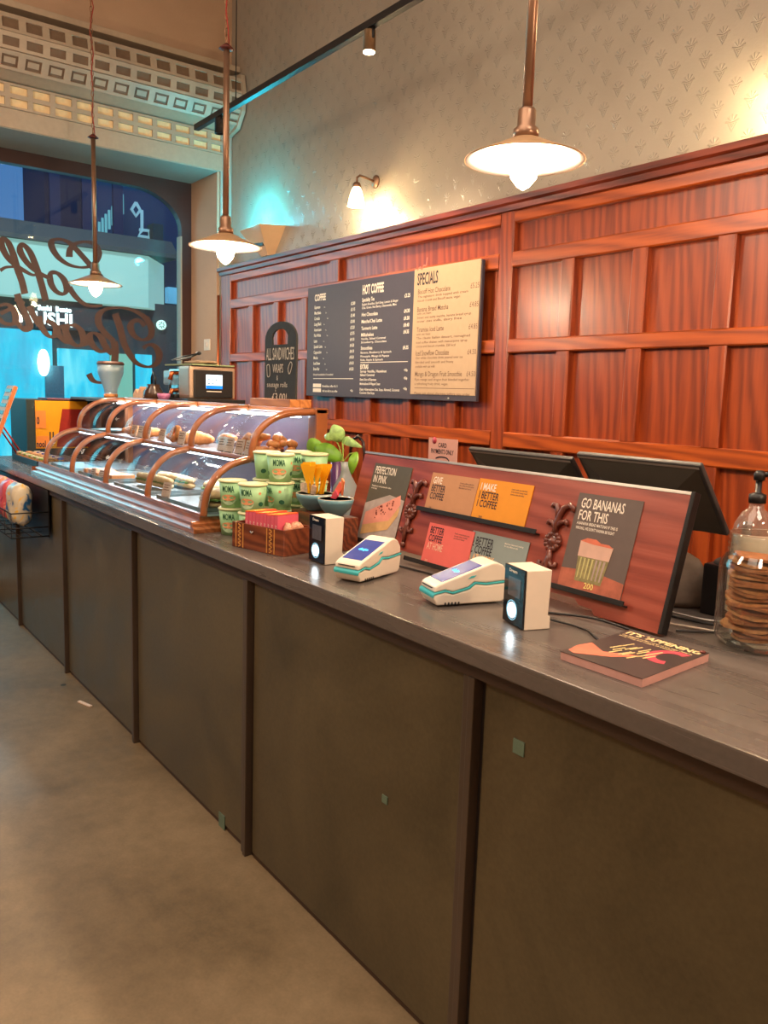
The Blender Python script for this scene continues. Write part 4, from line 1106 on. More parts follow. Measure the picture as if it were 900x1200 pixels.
light('cyan_light', 'POINT', (-5.60, 2.87, 2.70), 15.0, (.03, .75, 1.0), .04)

tk = thing('track_light', 'long black lighting track with small spots above the counter', 'track light', (-3.5, 2.4, 3.27))
MB().box((-2.0, -.018, -.018), (6.2, .018, .018), 0, .003).build('track_rail', M['black_metal'], tk)
MB().box((1.0, -.016, -.036), (1.9, .016, -.0185), 0, .003).build('driver_box', M['black_metal'], tk)
for x in (-1.4, .6, 2.6):
    q = MB().tube([(x, 0, .017), (x, 0, CEIL-3.272)], .004, 6); q.build('suspension_wire', M['black_metal'], tk)
for px, py in ((433, 45), (257, 138)):
    p = onY(px, py, 2.4); x = p.x+3.5
    MB().tube([(x+.03, 0, -.018), (x+.03, 0, -.06), (x, 0, -.07)], .008, 8).build('spot_bracket', M['black_metal'], tk)
    sp_ = MB().shell([(.030, 0), (.030, -.095), (.026, -.095), (.024, -.01)], (x, 0, -.025), 20); sp_.lathe([(0, .0), (.03, 0), (.03, -.004), (0, -.004)], (x, 0, -.025), 20); so = sp_.build('spot_head', M['black_metal'] if px < 300 else plain('bronze_can', (120, 96, 70), .4, .5), tk)
    if px > 300:
        MB().lathe([(0, -.100), (.027, -.100), (.027, -.088), (0, -.088)], (x, 0, -.025), 20).build('spot_lens', M['spot_face'], tk)
        l_ = light('spot_light', 'SPOT', (x-3.5, 2.4, 3.27-.135), 60, (1, .78, .5), .02, spot=1.4, blend=.8); aim(l_, (x-3.5, 2.75, 1.5))

# ================================================================== MENU STAND
bd = thing('menu_stand', 'leaning mahogany board with ledges holding coffee cards', 'menu stand', (-1.63, 1.515, 1.003))
ang = -math.atan2(.085, .31)          # lean back
bd.rotation_euler = (ang, 0, 0)
U0, U1, VH = -2.262, -1.020, .321
def u(x): return x+1.63
th = .018
outl = [(u(U0), .035), (u(-2.20), .035), (u(-2.19), .012), (u(-1.98), .012), (u(-1.97), .030), (u(-1.26), .030), (u(-1.245), .018), (u(-1.205), .016), (u(-1.195), .004), (u(U1), .004), (u(U1), VH), (u(U0), VH-.008)]
MB().prism(outl, lambda a, b, d: (a, d, b), .0, th).build('backboard', M['board_wood'], bd)
MB().box((u(U1)-.0005, -.002, .004), (u(U1)+.010, th+.004, VH+.004), 0, .003).build('edge_strip', M['black_metal'], bd)
MB().box((u(U0), -.001, VH-.0045), (u(U1), th+.001, VH+.003), 0, .001).build('top_edge', M['screw'], bd)
ut = math.atan2(.085, .31)
pr_ = MB().add([], [])
for x in (U0+.15, U1-.12):
    MB().tube([(u(x), th, .22), (u(x), th+.10, .035)], .008, 8).build('prop_leg', M['black_metal'], bd)
for x0, x1, z in ((-1.905, -1.416, .166), (-1.906, -1.430, .010), (-1.337, -1.110, .045), (-2.232, -2.010, .026)):
    q = MB().box((u(x0), -.016, z-.004), (u(x1), -.0002, z), 0, .001); q.box((u(x0), -.0185, z-.004), (u(x1), -.0155, z+.009), 0, .001); q.build('ledge', M['black_metal'], bd)
# carved ornaments
for rx in (-1.942, -1.365):
    q = MB(); c = Vector((u(rx), -.0, .154))
    q.lathe([(0, 0), (.026, 0), (.026, .006), (.018, .010), (.010, .006), (.007, .012), (0, .013)], n=24, T=Matrix.Translation((c.x, -.0005, c.z)) @ Matrix.Rotation(PI/2, 4, 'X'))
    for k in range(12):
        a = k*PI/6; q.ball((c.x+.020*math.cos(a), -.007, c.z+.020*math.sin(a)), .0075, (1, .8, 1), 0, 8)
    def sw(pts, r): q.tube([(c.x+a, -.006, c.z+b) for a, b in pts], r, 8)
    sw([(0, .022), (.0, .05), (.004, .07), (.012, .088), (.028, .098), (.040, .092), (.040, .082)], [.008, .008, .008, .008, .008, .007, .006])
    sw([(.0, .05), (-.006, .08), (-.012, .092), (-.024, .094), (-.026, .084)], [.006, .007, .007, .006, .006])
    sw([(0, .035), (.012, .052), (.028, .056), (.034, .046)], [.006, .007, .007, .006]); sw([(0, .03), (-.012, .046), (-.026, .050), (-.028, .040)], [.006, .007, .006, .006])
    sw([(0, -.022), (.002, -.05), (-.002, -.075), (.002, -.10)], [.008, .009, .007, .005]); sw([(0, -.04), (.014, -.062), (.026, -.060), (.024, -.050)], .006); sw([(0, -.04), (-.014, -.066), (-.028, -.064), (-.026, -.054)], .006); q.ball((c.x+.002, -.006, c.z-.105), .010, (1, .8, 1), 0, 10)
    q.build('carved_ornament', M['carve'], bd)

NB = Vector((0, -math.cos(ut), math.sin(ut)))     # outward normal of the leaning face


def on_board(name, lab, cat, x0, z0, w, h, mat, draw=None, group=None, off=.0003, thick=.0025):
    """a card standing on a ledge, leaning on the board"""
    base = bd.matrix_basis @ Vector((0, 0, 0))
    o_ = thing(name, lab, cat, (0, 0, 0), 0, group)
    o_.rotation_euler = (ang, 0, 0)
    R = Euler((ang, 0, 0)).to_matrix()
    o_.location = Vector((-1.63, 1.515, 1.003)) + R @ Vector((u(x0), -off-thick, z0))
    cdo = MB().box((0, 0, 0), (w, thick, h), 0).build('card', mat, o_)
    if draw: draw(cdo, w, h)
    return o_


def tx_on(o_, items, mat, name='lettering', y=-.0006):
    q = MB()
    for (s_, x, z, h, wd, al) in items: text(q, s_, x, z, h, lambda a, b: (a, y, b), width=wd, bold=.014, align=al)
    q.build(name, mat, o_)


def flat_(o_, polys, mat, name, y=-.0004, t=.0003):
    q = MB()
    for pl in polys: q.prism(pl, lambda a, b, d: (a, d, b), y-t, y+.0002)
    return q.build(name, mat, o_)


KR = plain('kraft_card', (186, 136, 98), .7, 0, .05)
def d_give(o_, w, h):
    tx_on(o_, [('GIVE', .012, h-.032, .020, .040, 'L')], M['ink_w']); tx_on(o_, [('BETTER', .012, h-.056, .020, .062, 'L'), ('COFFEE', .012, h-.080, .020, .062, 'L')], M['ink_d'], 'dark_lettering')
    tx_on(o_, [('Great coffee gifts for', w-.075, h-.022, .004, .06, 'L'), ('the coffee lover in your', w-.075, h-.029, .004, .062, 'L'), ('life, beans and more', w-.075, h-.036, .004, .052, 'L'), ('200', .02, .008, .006, .012, 'L')], M['ink_b'], 'small_print')
on_board('coffee_card', 'kraft brown card reading give better coffee on the upper ledge', 'card', -1.886, .1665, .205, .118, KR, d_give, 'coffee cards on the board')
def d_make(o_, w, h):
    tx_on(o_, [('I MAKE', .012, h-.032, .020, .060, 'L')], M['ink_w']); tx_on(o_, [('I BETTER', .012, h-.056, .020, .078, 'L'), ('I COFFEE', .012, h-.080, .020, .078, 'L')], M['ink_d'], 'dark_lettering')
    tx_on(o_, [('Learn with our baristas', w-.075, h-.020, .004, .058, 'L'), ('brew classes every week', w-.075, h-.027, .004, .06, 'L'), ('book at the till today', w-.075, h-.034, .004, .05, 'L'), ('200', .03, .008, .008, .014, 'L')], M['ink_b'], 'small_print')
on_board('coffee_card', 'mustard yellow card reading I make better coffee, upper ledge', 'card', -1.679, .1665, .206, .121, plain('mustard_card', (222, 144, 30), .6, 0, .04), d_make, 'coffee cards on the board')
def d_home(o_, w, h):
    tx_on(o_, [('BETTER', .012, h-.030, .020, .060, 'L'), ('COFFEE', .012, h-.054, .020, .060, 'L')], M['ink_d'], 'dark_lettering'); tx_on(o_, [('AT HOME', .012, h-.078, .020, .070, 'L'), ('200', .018, .008, .007, .012, 'L')], plain('pale_pink_ink', (236, 186, 160), .6, 0, 0))
    tx_on(o_, [('Fresh roasted beans sent', w-.078, h-.018, .004, .062, 'L'), ('to your door, freshly', w-.078, h-.025, .004, .055, 'L'), ('ground or whole', w-.078, h-.032, .004, .045, 'L')], M['ink_b'], 'small_print')
on_board('coffee_card', 'salmon pink card reading better coffee at home, lower ledge', 'card', -1.840, .0105, .196, .124, plain('salmon_card', (224, 104, 96), .6, 0, .04), d_home, 'coffee cards on the board', off=.0034)
def d_work(o_, w, h):
    tx_on(o_, [('B BETTER', .004, h-.036, .022, .086, 'L'), ('C COFFEE', .004, h-.060, .022, .086, 'L')], M['ink_d'], 'dark_lettering'); tx_on(o_, [('A AT WORK', .004, h-.084, .022, .102, 'L')], plain('peach_ink', (240, 190, 130), .6, 0, 0))
    tx_on(o_, [('Machines, beans and training', w-.085, h-.018, .004, .068, 'L'), ('for any office or cafe', w-.085, h-.025, .004, .05, 'L')], M['ink_w'], 'small_print')
on_board('coffee_card', 'grey blue card reading better coffee at work, lower ledge', 'card', -1.655, .0105, .215, .128, plain('grey_blue_card', (138, 150, 146), .6, 0, .04), d_work, 'coffee cards on the board')
# posters
def d_ban(o_, w, h):
    tx_on(o_, [('GO BANANAS', .014, h-.036, .024, .128, 'L'), ('FOR THIS', .014, h-.066, .024, .088, 'L'), ('A BANANA BREAD MATCHA? IF THIS IS', .014, h-.078, .007, .122, 'L'), ('WRONG, WE DON\'T WANNA BE RIGHT', .014, h-.090, .007, .116, 'L')], M['ink_w'])
    flat_(o_, [[(0, .0), (w, .0), (w, .045), (w*.5, .058), (0, .052)]], plain('table_print', (176, 98, 74), .6, 0, .3), 'table_picture')
    flat_(o_, [[(.048, .028), (.126, .028), (.137, .112), (.040, .112)]], plain('glass_print', (140, 130, 84), .5, 0, .35, vscale=80), 'drink_picture', -.0008)
    flat_(o_, [[(.041, .088), (.134, .088), (.138, .122), (.10, .121), (.040, .126)]], plain('foam_print', (206, 168, 150), .6, 0, .1), 'foam_picture', -.0012)
    flat_(o_, [[(.040, .125), (.080, .121), (.138, .120), (.124, .127), (.100, .127), (.085, .134), (.058, .134)]], plain('crumb_print', (206, 112, 84), .6, 0, .2), 'crumb_picture', -.0015)
    for k in range(7): flat_(o_, [[(.052+k*.011, .036), (.0548+k*.0112, .036), (.0552+k*.0118, .086), (.0515+k*.0114, .086)]], plain('flute_print%d' % k, (190, 182, 120) if k < 4 else (170, 150, 140), .5, 0, 0), 'glass_flute', -.0012)
    tx_on(o_, [('200', .080, .014, .014, .028, 'L')], plain('yellow_ink', (240, 220, 130), .6, 0, 0), 'small_print', -.0018)
on_board('poster', 'banana drink poster reading go bananas for this, right of the stand', 'poster', -1.320, .0455, .188, .242, plain('taupe_print', (98, 84, 78), .5, 0, .06), d_ban)
def d_pink(o_, w, h):
    tx_on(o_, [('PERFECTION', .012, h-.034, .024, .110, 'L'), ('IN PINK', .012, h-.064, .024, .072, 'L'), ('Raspberry and pistachio slice', .012, h-.078, .005, .105, 'L'), ('new for spring', .012, h-.086, .005, .03, 'L')], M['ink_w'])
    flat_(o_, [[(0, 0), (w, 0), (w, .155), (w*.6, .165), (0, .125)]], plain('grey_print', (170, 158, 152), .6, 0, .2), 'backdrop_picture')
    flat_(o_, [[(.012, .050), (.145, .082), (.185, .140), (.175, .170), (.10, .135), (.014, .095)]], plain('pink_print', (222, 148, 130), .6, 0, .1), 'icing_picture', -.0008)
    flat_(o_, [[(.014, .020), (.15, .055), (.185, .105), (.185, .135), (.145, .084), (.014, .052)]], plain('sponge_print', (206, 164, 110), .6, 0, .15), 'sponge_picture', -.0012)
    r_ = random.Random(5); q = MB()
    for k in range(26):
        a, b = r_.uniform(.07, .15), 0; b = .10+(a-.07)*.42+r_.uniform(-.018, .018); s_ = r_.uniform(.0015, .0035)
        q.prism([(a-s_, b-s_), (a+s_, b-s_), (a+s_, b+s_), (a-s_, b+s_)], lambda a, b, d: (a, d, b), -.0016, -.0010)
    q.build('crumb_picture', plain('crumb_dark', (120, 50, 40), .6, 0, .2), o_)
    tx_on(o_, [('200', .075, .010, .014, .024, 'L')], M['ink_d'], 'small_print', -.0018)
on_board('poster', 'cake poster reading perfection in pink, left of the stand', 'poster', -2.186, .0265, .198, .262, plain('olive_print', (82, 78, 66), .5, 0, .06), d_pink)
# card payments sign
sg_ = thing('payment_sign', 'small pink card payments only sign behind the menu stand', 'sign', (-1.938, 1.665, 1.0005))
MB().box((-.068, 0, .30), (.068, .003, .376), 0).build('card', plain('pink_card', (222, 170, 156), .7, 0, .03), sg_)
tx_on(sg_, [('CARD', .0, .348, .014, .040, 'C'), ('PAYMENTS ONLY', .0, .328, .014, .108, 'C')], M['ink_d'])
q = MB().lathe([(0, 0), (.011, 0), (.011, .0006), (0, .0006)], n=16, T=Matrix.Translation((-.04, -.0002, .368)) @ Matrix.Rotation(PI/2, 4, 'X')); q.build('red_seal', plain('seal_ink', (176, 60, 76), .6), sg_)
ribbon(q2 := MB(), [(-.03, .312), (-.01, .318), (.02, .317), (.035, .308)], .004, lambda a, b, d: (a, -.0004-d*.2, b)); q2.build('drawn_arc', M['ink_d'], sg_)
q = MB().tube([(0, .006, 0), (0, .006, .31)], .005, 8); q.lathe([(0, 0), (.04, 0), (.04, .006), (0, .006)], (0, .006, 0), 20); q.build('holder', M['black_metal'], sg_)

# ================================================================== THINGS ON THE COUNTER
Z1 = 1.0005


def terminal(loc, rz, lab):
    o_ = thing('card_terminal', lab, 'card terminal', loc, rz, 'card terminals on the counter')
    hw_ = .042
    low = [(.008, .004), (.185, .004), (.196, .012), (.203, .045), (.203, .052), (.14, .048), (.11, .052), (.095, .040), (.05, .030), (.03, .036), (.0, .030), (-.002, .022)]
    def ext(poly, w, name, mat, y=0):
        q = MB().prism(poly, lambda a, b, d: (d, a, b), -w, w); r = q.build(name, mat, o_)
        bv = r.modifiers.new('b', 'BEVEL'); bv.width = .0045; bv.segments = 3; bv.limit_method = 'ANGLE'; bv.angle_limit = .6
        return r
    ext(low, hw_, 'lower_shell', M['white'])
    band = [(-.003, .0225), (.0, .0305), (.03, .0365), (.05, .0305), (.095, .0405), (.11, .0525), (.14, .0485), (.203, .0525), (.2045, .0575), (.14, .0535), (.108, .0575), (.092, .0455), (.05, .0355), (.03, .0415), (.0, .0358), (-.0035, .030)]
    ext(band, hw_+.0006, 'teal_band', M['teal'])
    upp = [(.0, .0362), (.03, .0419), (.05, .0359), (.092, .0459), (.108, .0579), (.14, .0539), (.203, .0579), (.200, .078), (.186, .096), (.168, .104), (.155, .104), (.012, .056), (.002, .050)]
    ext(upp, hw_-.0005, 'upper_shell', M['white'])
    # sloped screen
    d = Vector((.155-.012, .104-.056)).normalized(); nn = Vector((-d.y, d.x))
    def sl(a, b, e): return (a, .012+d.x*b+nn.x*e, .056+d.y*b+nn.y*e)
    q = MB(); x0, x1, b0, b1 = -.033, .033, .012, .125
    q.add([sl(x0, b0, -.001), sl(x1, b0, -.001), sl(x1, b1, -.001), sl(x0, b1, -.001), sl(x0, b0, .0012), sl(x1, b0, .0012), sl(x1, b1, .0012), sl(x0, b1, .0012)], [(0, 1, 2, 3), (4, 5, 6, 7), (0, 1, 5, 4), (1, 2, 6, 5), (2, 3, 7, 6), (3, 0, 4, 7)])
    scr_ = q.build('screen', plain('screen_dark', (30, 36, 90), .3, 0, .25, vscale=40, emit=(50, 62, 140), es=.40), o_)
    q = MB(); text(q, 'dojo', 0, .064, .011, lambda a, b: sl(a, b, .0015), bold=.04, align='C', width=.032); q.build('screen_text', emissive('screen_text_blue', (70, 180, 250), 1.2), scr_)
    MB().box((-.028, -.0022, .0455), (.028, .0005, .0475)).build('card_slot', M['black'], o_)
    for sx2 in (-1, 1):
        xx = sx2*(hw_-.0003)
        MB().prism([(.088, .066), (.105, .069), (.112, .075), (.098, .073)], lambda a, b, d_: (d_, a, b), xx-.0004, xx+.0008).build('side_button', M['teal'], o_)
        q = MB()
        for k in range(5): q.box((xx-.0004 if sx2 > 0 else xx-.001, .028+k*.009, .004), (xx+.0012 if sx2 > 0 else xx+.0004, .032+k*.009, .011))
        q.build('vent', M['black'], o_)
    return o_


a = onZ(395, 680, 1.0); b = onZ(420, 685, 1.0)
terminal(((a.x+b.x)/2-.004, (a.y+b.y)/2-.002, Z1), .33, 'white and teal card terminal beside the first speaker box, farther of the pair')
a = onZ(490, 702, 1.0); b = onZ(512, 713, 1.0)
terminal(((a.x+b.x)/2, (a.y+b.y)/2-.002, Z1), -.27, 'nearer white and teal card terminal left of the larger looking speaker box')


def speaker(loc, rz, lab, hgt):
    o_ = thing('payment_speaker', lab, 'speaker', loc, rz, 'upright speaker boxes with a glowing ring')
    w = .0455; dp = .068
    q = MB().prism([(.003, 0), (dp, 0), (dp, .028), (dp-.006, .032), (dp-.002, hgt), (.003, hgt)], lambda a, b, d: (d, a, b), -w, w)
    r = q.build('housing', M['white'], o_); bv = r.modifiers.new('b', 'BEVEL'); bv.width = .002; bv.segments = 2
    ff_ = MB().box((-w, -.002, .003), (w, .0028, hgt), 0, .001).build('front_face', plain('gloss_black', (22, 24, 30), .08, 0, 0), o_)
    MB().box((-.025, -.0028, hgt*.50), (.030, -.0021, hgt*.82)).build('display', plain('grey_display', (84, 84, 92), .1, 0, .3, vscale=25), ff_)
    q = MB(); text(q, 'Dream', 0, hgt*.90, .007, lambda a, b: (a-.006, -.0024, b), bold=.03, align='C', width=.036); q.build('maker_mark', M['ink_w'], ff_)
    T_ = Matrix.Translation((-.004, -.0022, hgt*.26)) @ Matrix.Rotation(PI/2, 4, 'X')
    MB().lathe([(0, 0), (.0175, 0), (.0175, .0008), (0, .0008)], n=28, T=T_).build('glowing_disc', emissive('cold_glow', (225, 245, 255), 6), ff_)
    MB().shell([(.0215, 0), (.0230, 0), (.0230, .0008), (.0215, .0008)], n=28, T=T_).build('light_ring', emissive('ring_glow', (120, 170, 190), .8), ff_)
    q = MB().tube([(.0, dp, .02), (.01, dp+.03, .008), (.04, dp+.06, .004), (.09, dp+.07, .004), (.16, dp+.05, .004)], .0025, 6); q.build('cable', M['black'], o_)
    return o_


a = onZ(588, 727, 1.0); b = onZ(611, 740, 1.0)
speaker(((a.x+b.x)/2, (a.y+b.y)/2+.004, Z1), math.atan2(b.y-a.y, b.x-a.x), 'black fronted white box with glowing disc, nearer to the camera', .134)
b = onZ(378, 663, 1.0)
speaker((b.x-.047, b.y+.008, Z1), -.05, 'black fronted white box with glowing disc beside the wooden tea box', .140)

# magazine
bk = thing('magazine', 'dark stacked magazine lying flat before the menu stand', 'magazine', (-.838, 1.212, Z1), .02)
P4 = [(-.187, 0), (0, 0), (-.018, .246), (-.205, .246)]
MB().prism(P4, lambda a, b, d: (a, b, d), .0, .0155).build('page_block', plain('page_edges', (196, 150, 140), .7, 0, .1), bk)
MB().prism([(a*1.01, b*1.01-.001) for a, b in P4], lambda a, b, d: (a, b, d), .0157, .0168).build('cover', plain('cover_print', (66, 56, 54), .3, 0, .06), bk)
q = MB(); FB = lambda a, b: (a-.072*b, b, .0171)
text(q, "IT'S 'APPENING", -.180, .218, .020, FB, width=.172, bold=.04); text(q, 'The biggest coffee party of the year returns', -.180, .203, .006, FB, width=.165, bold=.02); text(q, 'food, music and makers all weekend', -.180, .193, .006, FB, width=.13, bold=.02)
q.build('cover_lettering', plain('gold_ink', (236, 206, 150), .5, 0, 0), bk)
q = MB(); q.prism([(-.185, .02), (-.165, .012), (-.11, .055), (-.075, .11), (-.10, .10), (-.14, .07), (-.19, .10), (-.195, .06)], lambda a, b, d: (a, b, d), .0169, .0172); q.build('hand_picture', plain('hand_print', (206, 110, 84), .6, 0, .15), bk)
q = MB(); 
for k in range(14):
    a = -.150+.006*k; bb = .105+.03*math.sin(k*1.7); q.prism([(a, bb), (a+.004, bb-.004), (a+.010, bb+.03), (a+.006, bb+.034)], lambda a, b, d: (a, b, d), .0173, .0175)
q.build('drawn_marks', plain('marks_ink', (216, 190, 130), .5, 0, 0), bk)
q = MB(); cc_ = (-.045, .150)
pts = [(cc_[0]+.032*math.cos(a), cc_[1]+.040*math.sin(a)) for a in [PI*(.35+1.3*i/12) for i in range(13)]]; ribbon(q, pts, .020, lambda a, b, d: (a, b, .0170+d*.1), steps=2); q.build('red_swoosh', plain('swoosh_ink', (190, 70, 84), .5, 0, .03), bk)
MB().ball((-.026, .236, .0190), .006, (1, 1, .5)).build('badge', plain('brown_badge', (100, 44, 36), .5), bk)

# glass jar of brown biscuits
J = Vector((-.868, 1.645, Z1))
jr = thing('glass_jar', 'large clear glass jar filled with brown biscuits at the right edge', 'jar', J)
R = .086; o_p = [(0, .002), (.060, .0), (.072, .004), (.082, .016), (R, .035), (R, .165), (.083, .180), (.073, .196), (.071, .202), (.074, .206), (.071, .212), (.074, .219), (.071, .225), (.073, .232), (.073, .238), (.070, .240)]
i_p = [(.068, .238), (.067, .205), (.069, .196), (.079, .180), (R-.004, .165), (R-.004, .036), (.077, .018), (.066, .010), (0, .009)]
v = MB(); n = 48; pf_ = o_p+i_p
vv = []; ff = []
for r_, z_ in pf_:
    for i in range(n): a = 2*PI*i/n; vv.append((r_*math.cos(a), r_*math.sin(a), z_))
for j in range(len(pf_)-1):
    for i in range(n): i2 = (i+1) % n; ff.append((j*n+i, j*n+i2, (j+1)*n+i2, (j+1)*n+i))
vv = [(a_, b_, c_*1.01) for a_, b_, c_ in vv]; v.add(vv, ff, 0, True); v.build('glass_body', M['jar_glass'], jr)
M['bisc'] = plain('brown_biscuit', (168, 100, 58), .7, 0, .35, .4, 70)
M['bisc2'] = plain('pale_biscuit', (198, 134, 86), .7, 0, .35, .4, 70)
r_ = random.Random(11)
for k in range(20):
    z = .0165+.0090*k; rad = .048 if k < 2 else r_.uniform(.060, .068)
    q = MB(); nn_ = 14; vt = []; fs = []
    ph = r_.uniform(0, 6)
    ring = [(rad*(1+.10*math.sin(3*(2*PI*i/nn_)+ph))*math.cos(2*PI*i/nn_), rad*(1+.08*math.cos(2*(2*PI*i/nn_)+ph))*math.sin(2*PI*i/nn_)) for i in range(nn_)]
    q.prism(ring, lambda a, b, d: (a, b, d+.0035*math.sin(a*40+ph)), 0, .0055)
    tl = (r_.uniform(-.012, .012), r_.uniform(-.012, .012))
    ob = q.build('biscuit', M['bisc'] if k % 3 else M['bisc2'], None, (J.x+r_.uniform(-.004, .004), J.y+r_.uniform(-.004, .004), J.z+z), (*tl, r_.uniform(0, 6)))
    tag(ob, 'wavy brown biscuit in the stack inside the glass jar', 'biscuit', 'biscuits stacked in the glass jar')

# sanitizer bottle
p = onY(890, 560, 1.80)
sb_ = thing('pump_bottle', 'clear pump bottle of hand gel behind the glass jar', 'bottle', (p.x, 1.80, Z1), .42)
MB().lathe([(.040, 0), (.046, .006), (.047, .21), (.044, .235), (.030, .262), (.017, .272), (.016, .285), (0, .285)], n=32).build('bottle_body', milky('gel_plastic', (190, 176, 166), .30), sb_)
q = MB(); n = 24; vv = []; ff = []
for i in range(n+1):
    a = -PI*.5-1.35+2.7*i/n
    vv += [(.0482*math.cos(a), .0482*math.sin(a), .03), (.0482*math.cos(a), .0482*math.sin(a), .215)]
for i in range(n): ff.append((2*i, 2*i+2, 2*i+3, 2*i+1))
q.add(vv, ff, 0, True); q.build('label', plain('bottle_label', (226, 204, 182), .6, 0, .03), sb_)
q = MB()
def cyl(a, b): t_ = -PI/2+a/.0486; return (.0487*math.cos(t_), .0487*math.sin(t_), b)
text(q, 'new', -.052, .185, .006, cyl, bold=.0, sx=.8, align='L'); text(q, 'Anti Hand', -.052, .150, .011, cyl, bold=0, sx=.7); text(q, 'Sanitiser Gel', -.052, .133, .011, cyl, bold=0, sx=.7)
q.build('label_text', M['ink_b'], sb_)
q = MB().lathe([(.0, .2855), (.019, .2855), (.019, .305), (.010, .309), (.007, .31), (.007, .338), (.0, .338)], n=24); q.lathe([(0, .338), (.012, .338), (.013, .352), (.008, .360), (0, .361)], n=20); q.tube([(0, 0, .350), (.02, .0, .353), (.045, 0, .347)], .006, 8)
q.build('pump', M['black'], sb_)
p = onY(851, 618, 1.84)
q = MB().lathe([(.010, 0), (.012, .01), (.012, .085), (.009, .09), (.011, .092), (.011, .115), (0, .117)], n=16)
tag(q.build('dropper_bottle', plain('dark_vial', (50, 34, 34), .2), None, (p.x+.02, 1.90, Z1+.11)), 'slim dark vial between the monitor and the pump bottle', 'bottle')
q = MB().box((-.025, -.03, 0), (.025, .03, .109), 0, .004)
tag(q.build('cardboard_box', M['dark_grey'], None, (p.x+.02, 1.90, Z1)), 'small dark box under the slim vial', 'box')

# black box and grey cloth behind the stand
p = onZ(822, 706, 1.0)
q = thing('receipt_printer', 'black receipt printer behind the menu stand, left of the jar', 'printer', (-1.065, 1.845, Z1), .05)
MB().box((-.03, -.055, 0), (.055, .075, .125), 0, .006).build('housing', M['black'], q)
MB().ball((.012, .01, .1255), .042, (1.0, 1.4, .35), 0, 20).build('lid', M['dark_grey'], q)
r_ = random.Random(2)
q = MB(); v = []; f = []
for j in range(11):
    for i in range(16):
        a = 2*PI*i/16; h_ = j/10
        rr = (.055-.018*h_)*(1+.22*math.sin(3*a+2*h_)+.10*math.sin(7*a-3*h_))*(1 if j < 10 else .5)
        v.append((rr*math.cos(a)+.012*math.sin(4*h_), rr*math.sin(a)*.8, .128*h_+.004*math.sin(5*a)*(h_ > 0)))
for j in range(10):
    for i in range(16): i2 = (i+1) % 16; f.append((j*16+i, j*16+i2, (j+1)*16+i2, (j+1)*16+i))
f.append(tuple(reversed(range(16)))); f.append(tuple(160+i for i in range(16)))
q.add(v, f, 0, True)
tag(q.build('cleaning_cloth', plain('grey_cloth', (128, 112, 98), .95, 0, .15, .3), None, (-1.165, 1.825, Z1+.002)), 'bunched grey cleaning cloth between the stand and the printer', 'cloth')
# loose cables
def cable(pts, lab, mat=None, r=.003):
    q = MB().tube([tuple(p) for p in smooth3(pts)], r, 6); tag(q.build('cable', mat or M['black']), lab, 'cable', 'cables behind the menu stand')
def smooth3(pts, steps=6):
    P = [Vector(p) for p in pts]; n = len(P); Q = []
    for i in range(n-1):
        p0 = P[max(i-1, 0)]; p1 = P[i]; p2 = P[i+1]; p3 = P[min(i+2, n-1)]
        for k in range(steps):
            t_ = k/steps; Q.append(0.5*((2*p1)+(-p0+p2)*t_+(2*p0-5*p1+4*p2-p3)*t_*t_+(-p0+3*p1-3*p2+p3)*t_**3))
    Q.append(P[-1]); return Q
Zc = 1.0045
cable([(-1.02, 1.585, Zc), (-.98, 1.63, Zc), (-.93, 1.70, Zc), (-.90, 1.80, Zc)], 'grey cable running from the stand foot towards the jar', M['dark_grey'])
cable([(-1.30, 1.66, Zc), (-1.15, 1.68, Zc), (-1.02, 1.70, Zc), (-.95, 1.745, Zc)], 'black cable looping in front of the printer')
cable([(-1.35, 1.69, Zc), (-1.2, 1.705, Zc+.004), (-1.05, 1.725, Zc), (-.97, 1.78, Zc)], 'pale cable behind the black loop', M['screw'], .0025)
cable([(-1.12, 1.60, Zc), (-1.02, 1.64, Zc), (-.95, 1.67, Zc), (-.92, 1.70, Zc)], 'thin white cable flat on the counter near the jar', M['white'], .0022)
cable([(-1.30, 1.42, Zc), (-1.24, 1.47, Zc), (-1.16, 1.485, Zc+.006), (-1.08, 1.497, Zc)], 'black cable lying along the foot of the stand')
cable([(-2.02, 1.36, Zc), (-1.97, 1.43, Zc), (-1.90, 1.44, Zc), (-1.84, 1.46, Zc), (-1.62, 1.475, Zc)], 'black cable curling behind the farther card terminal')

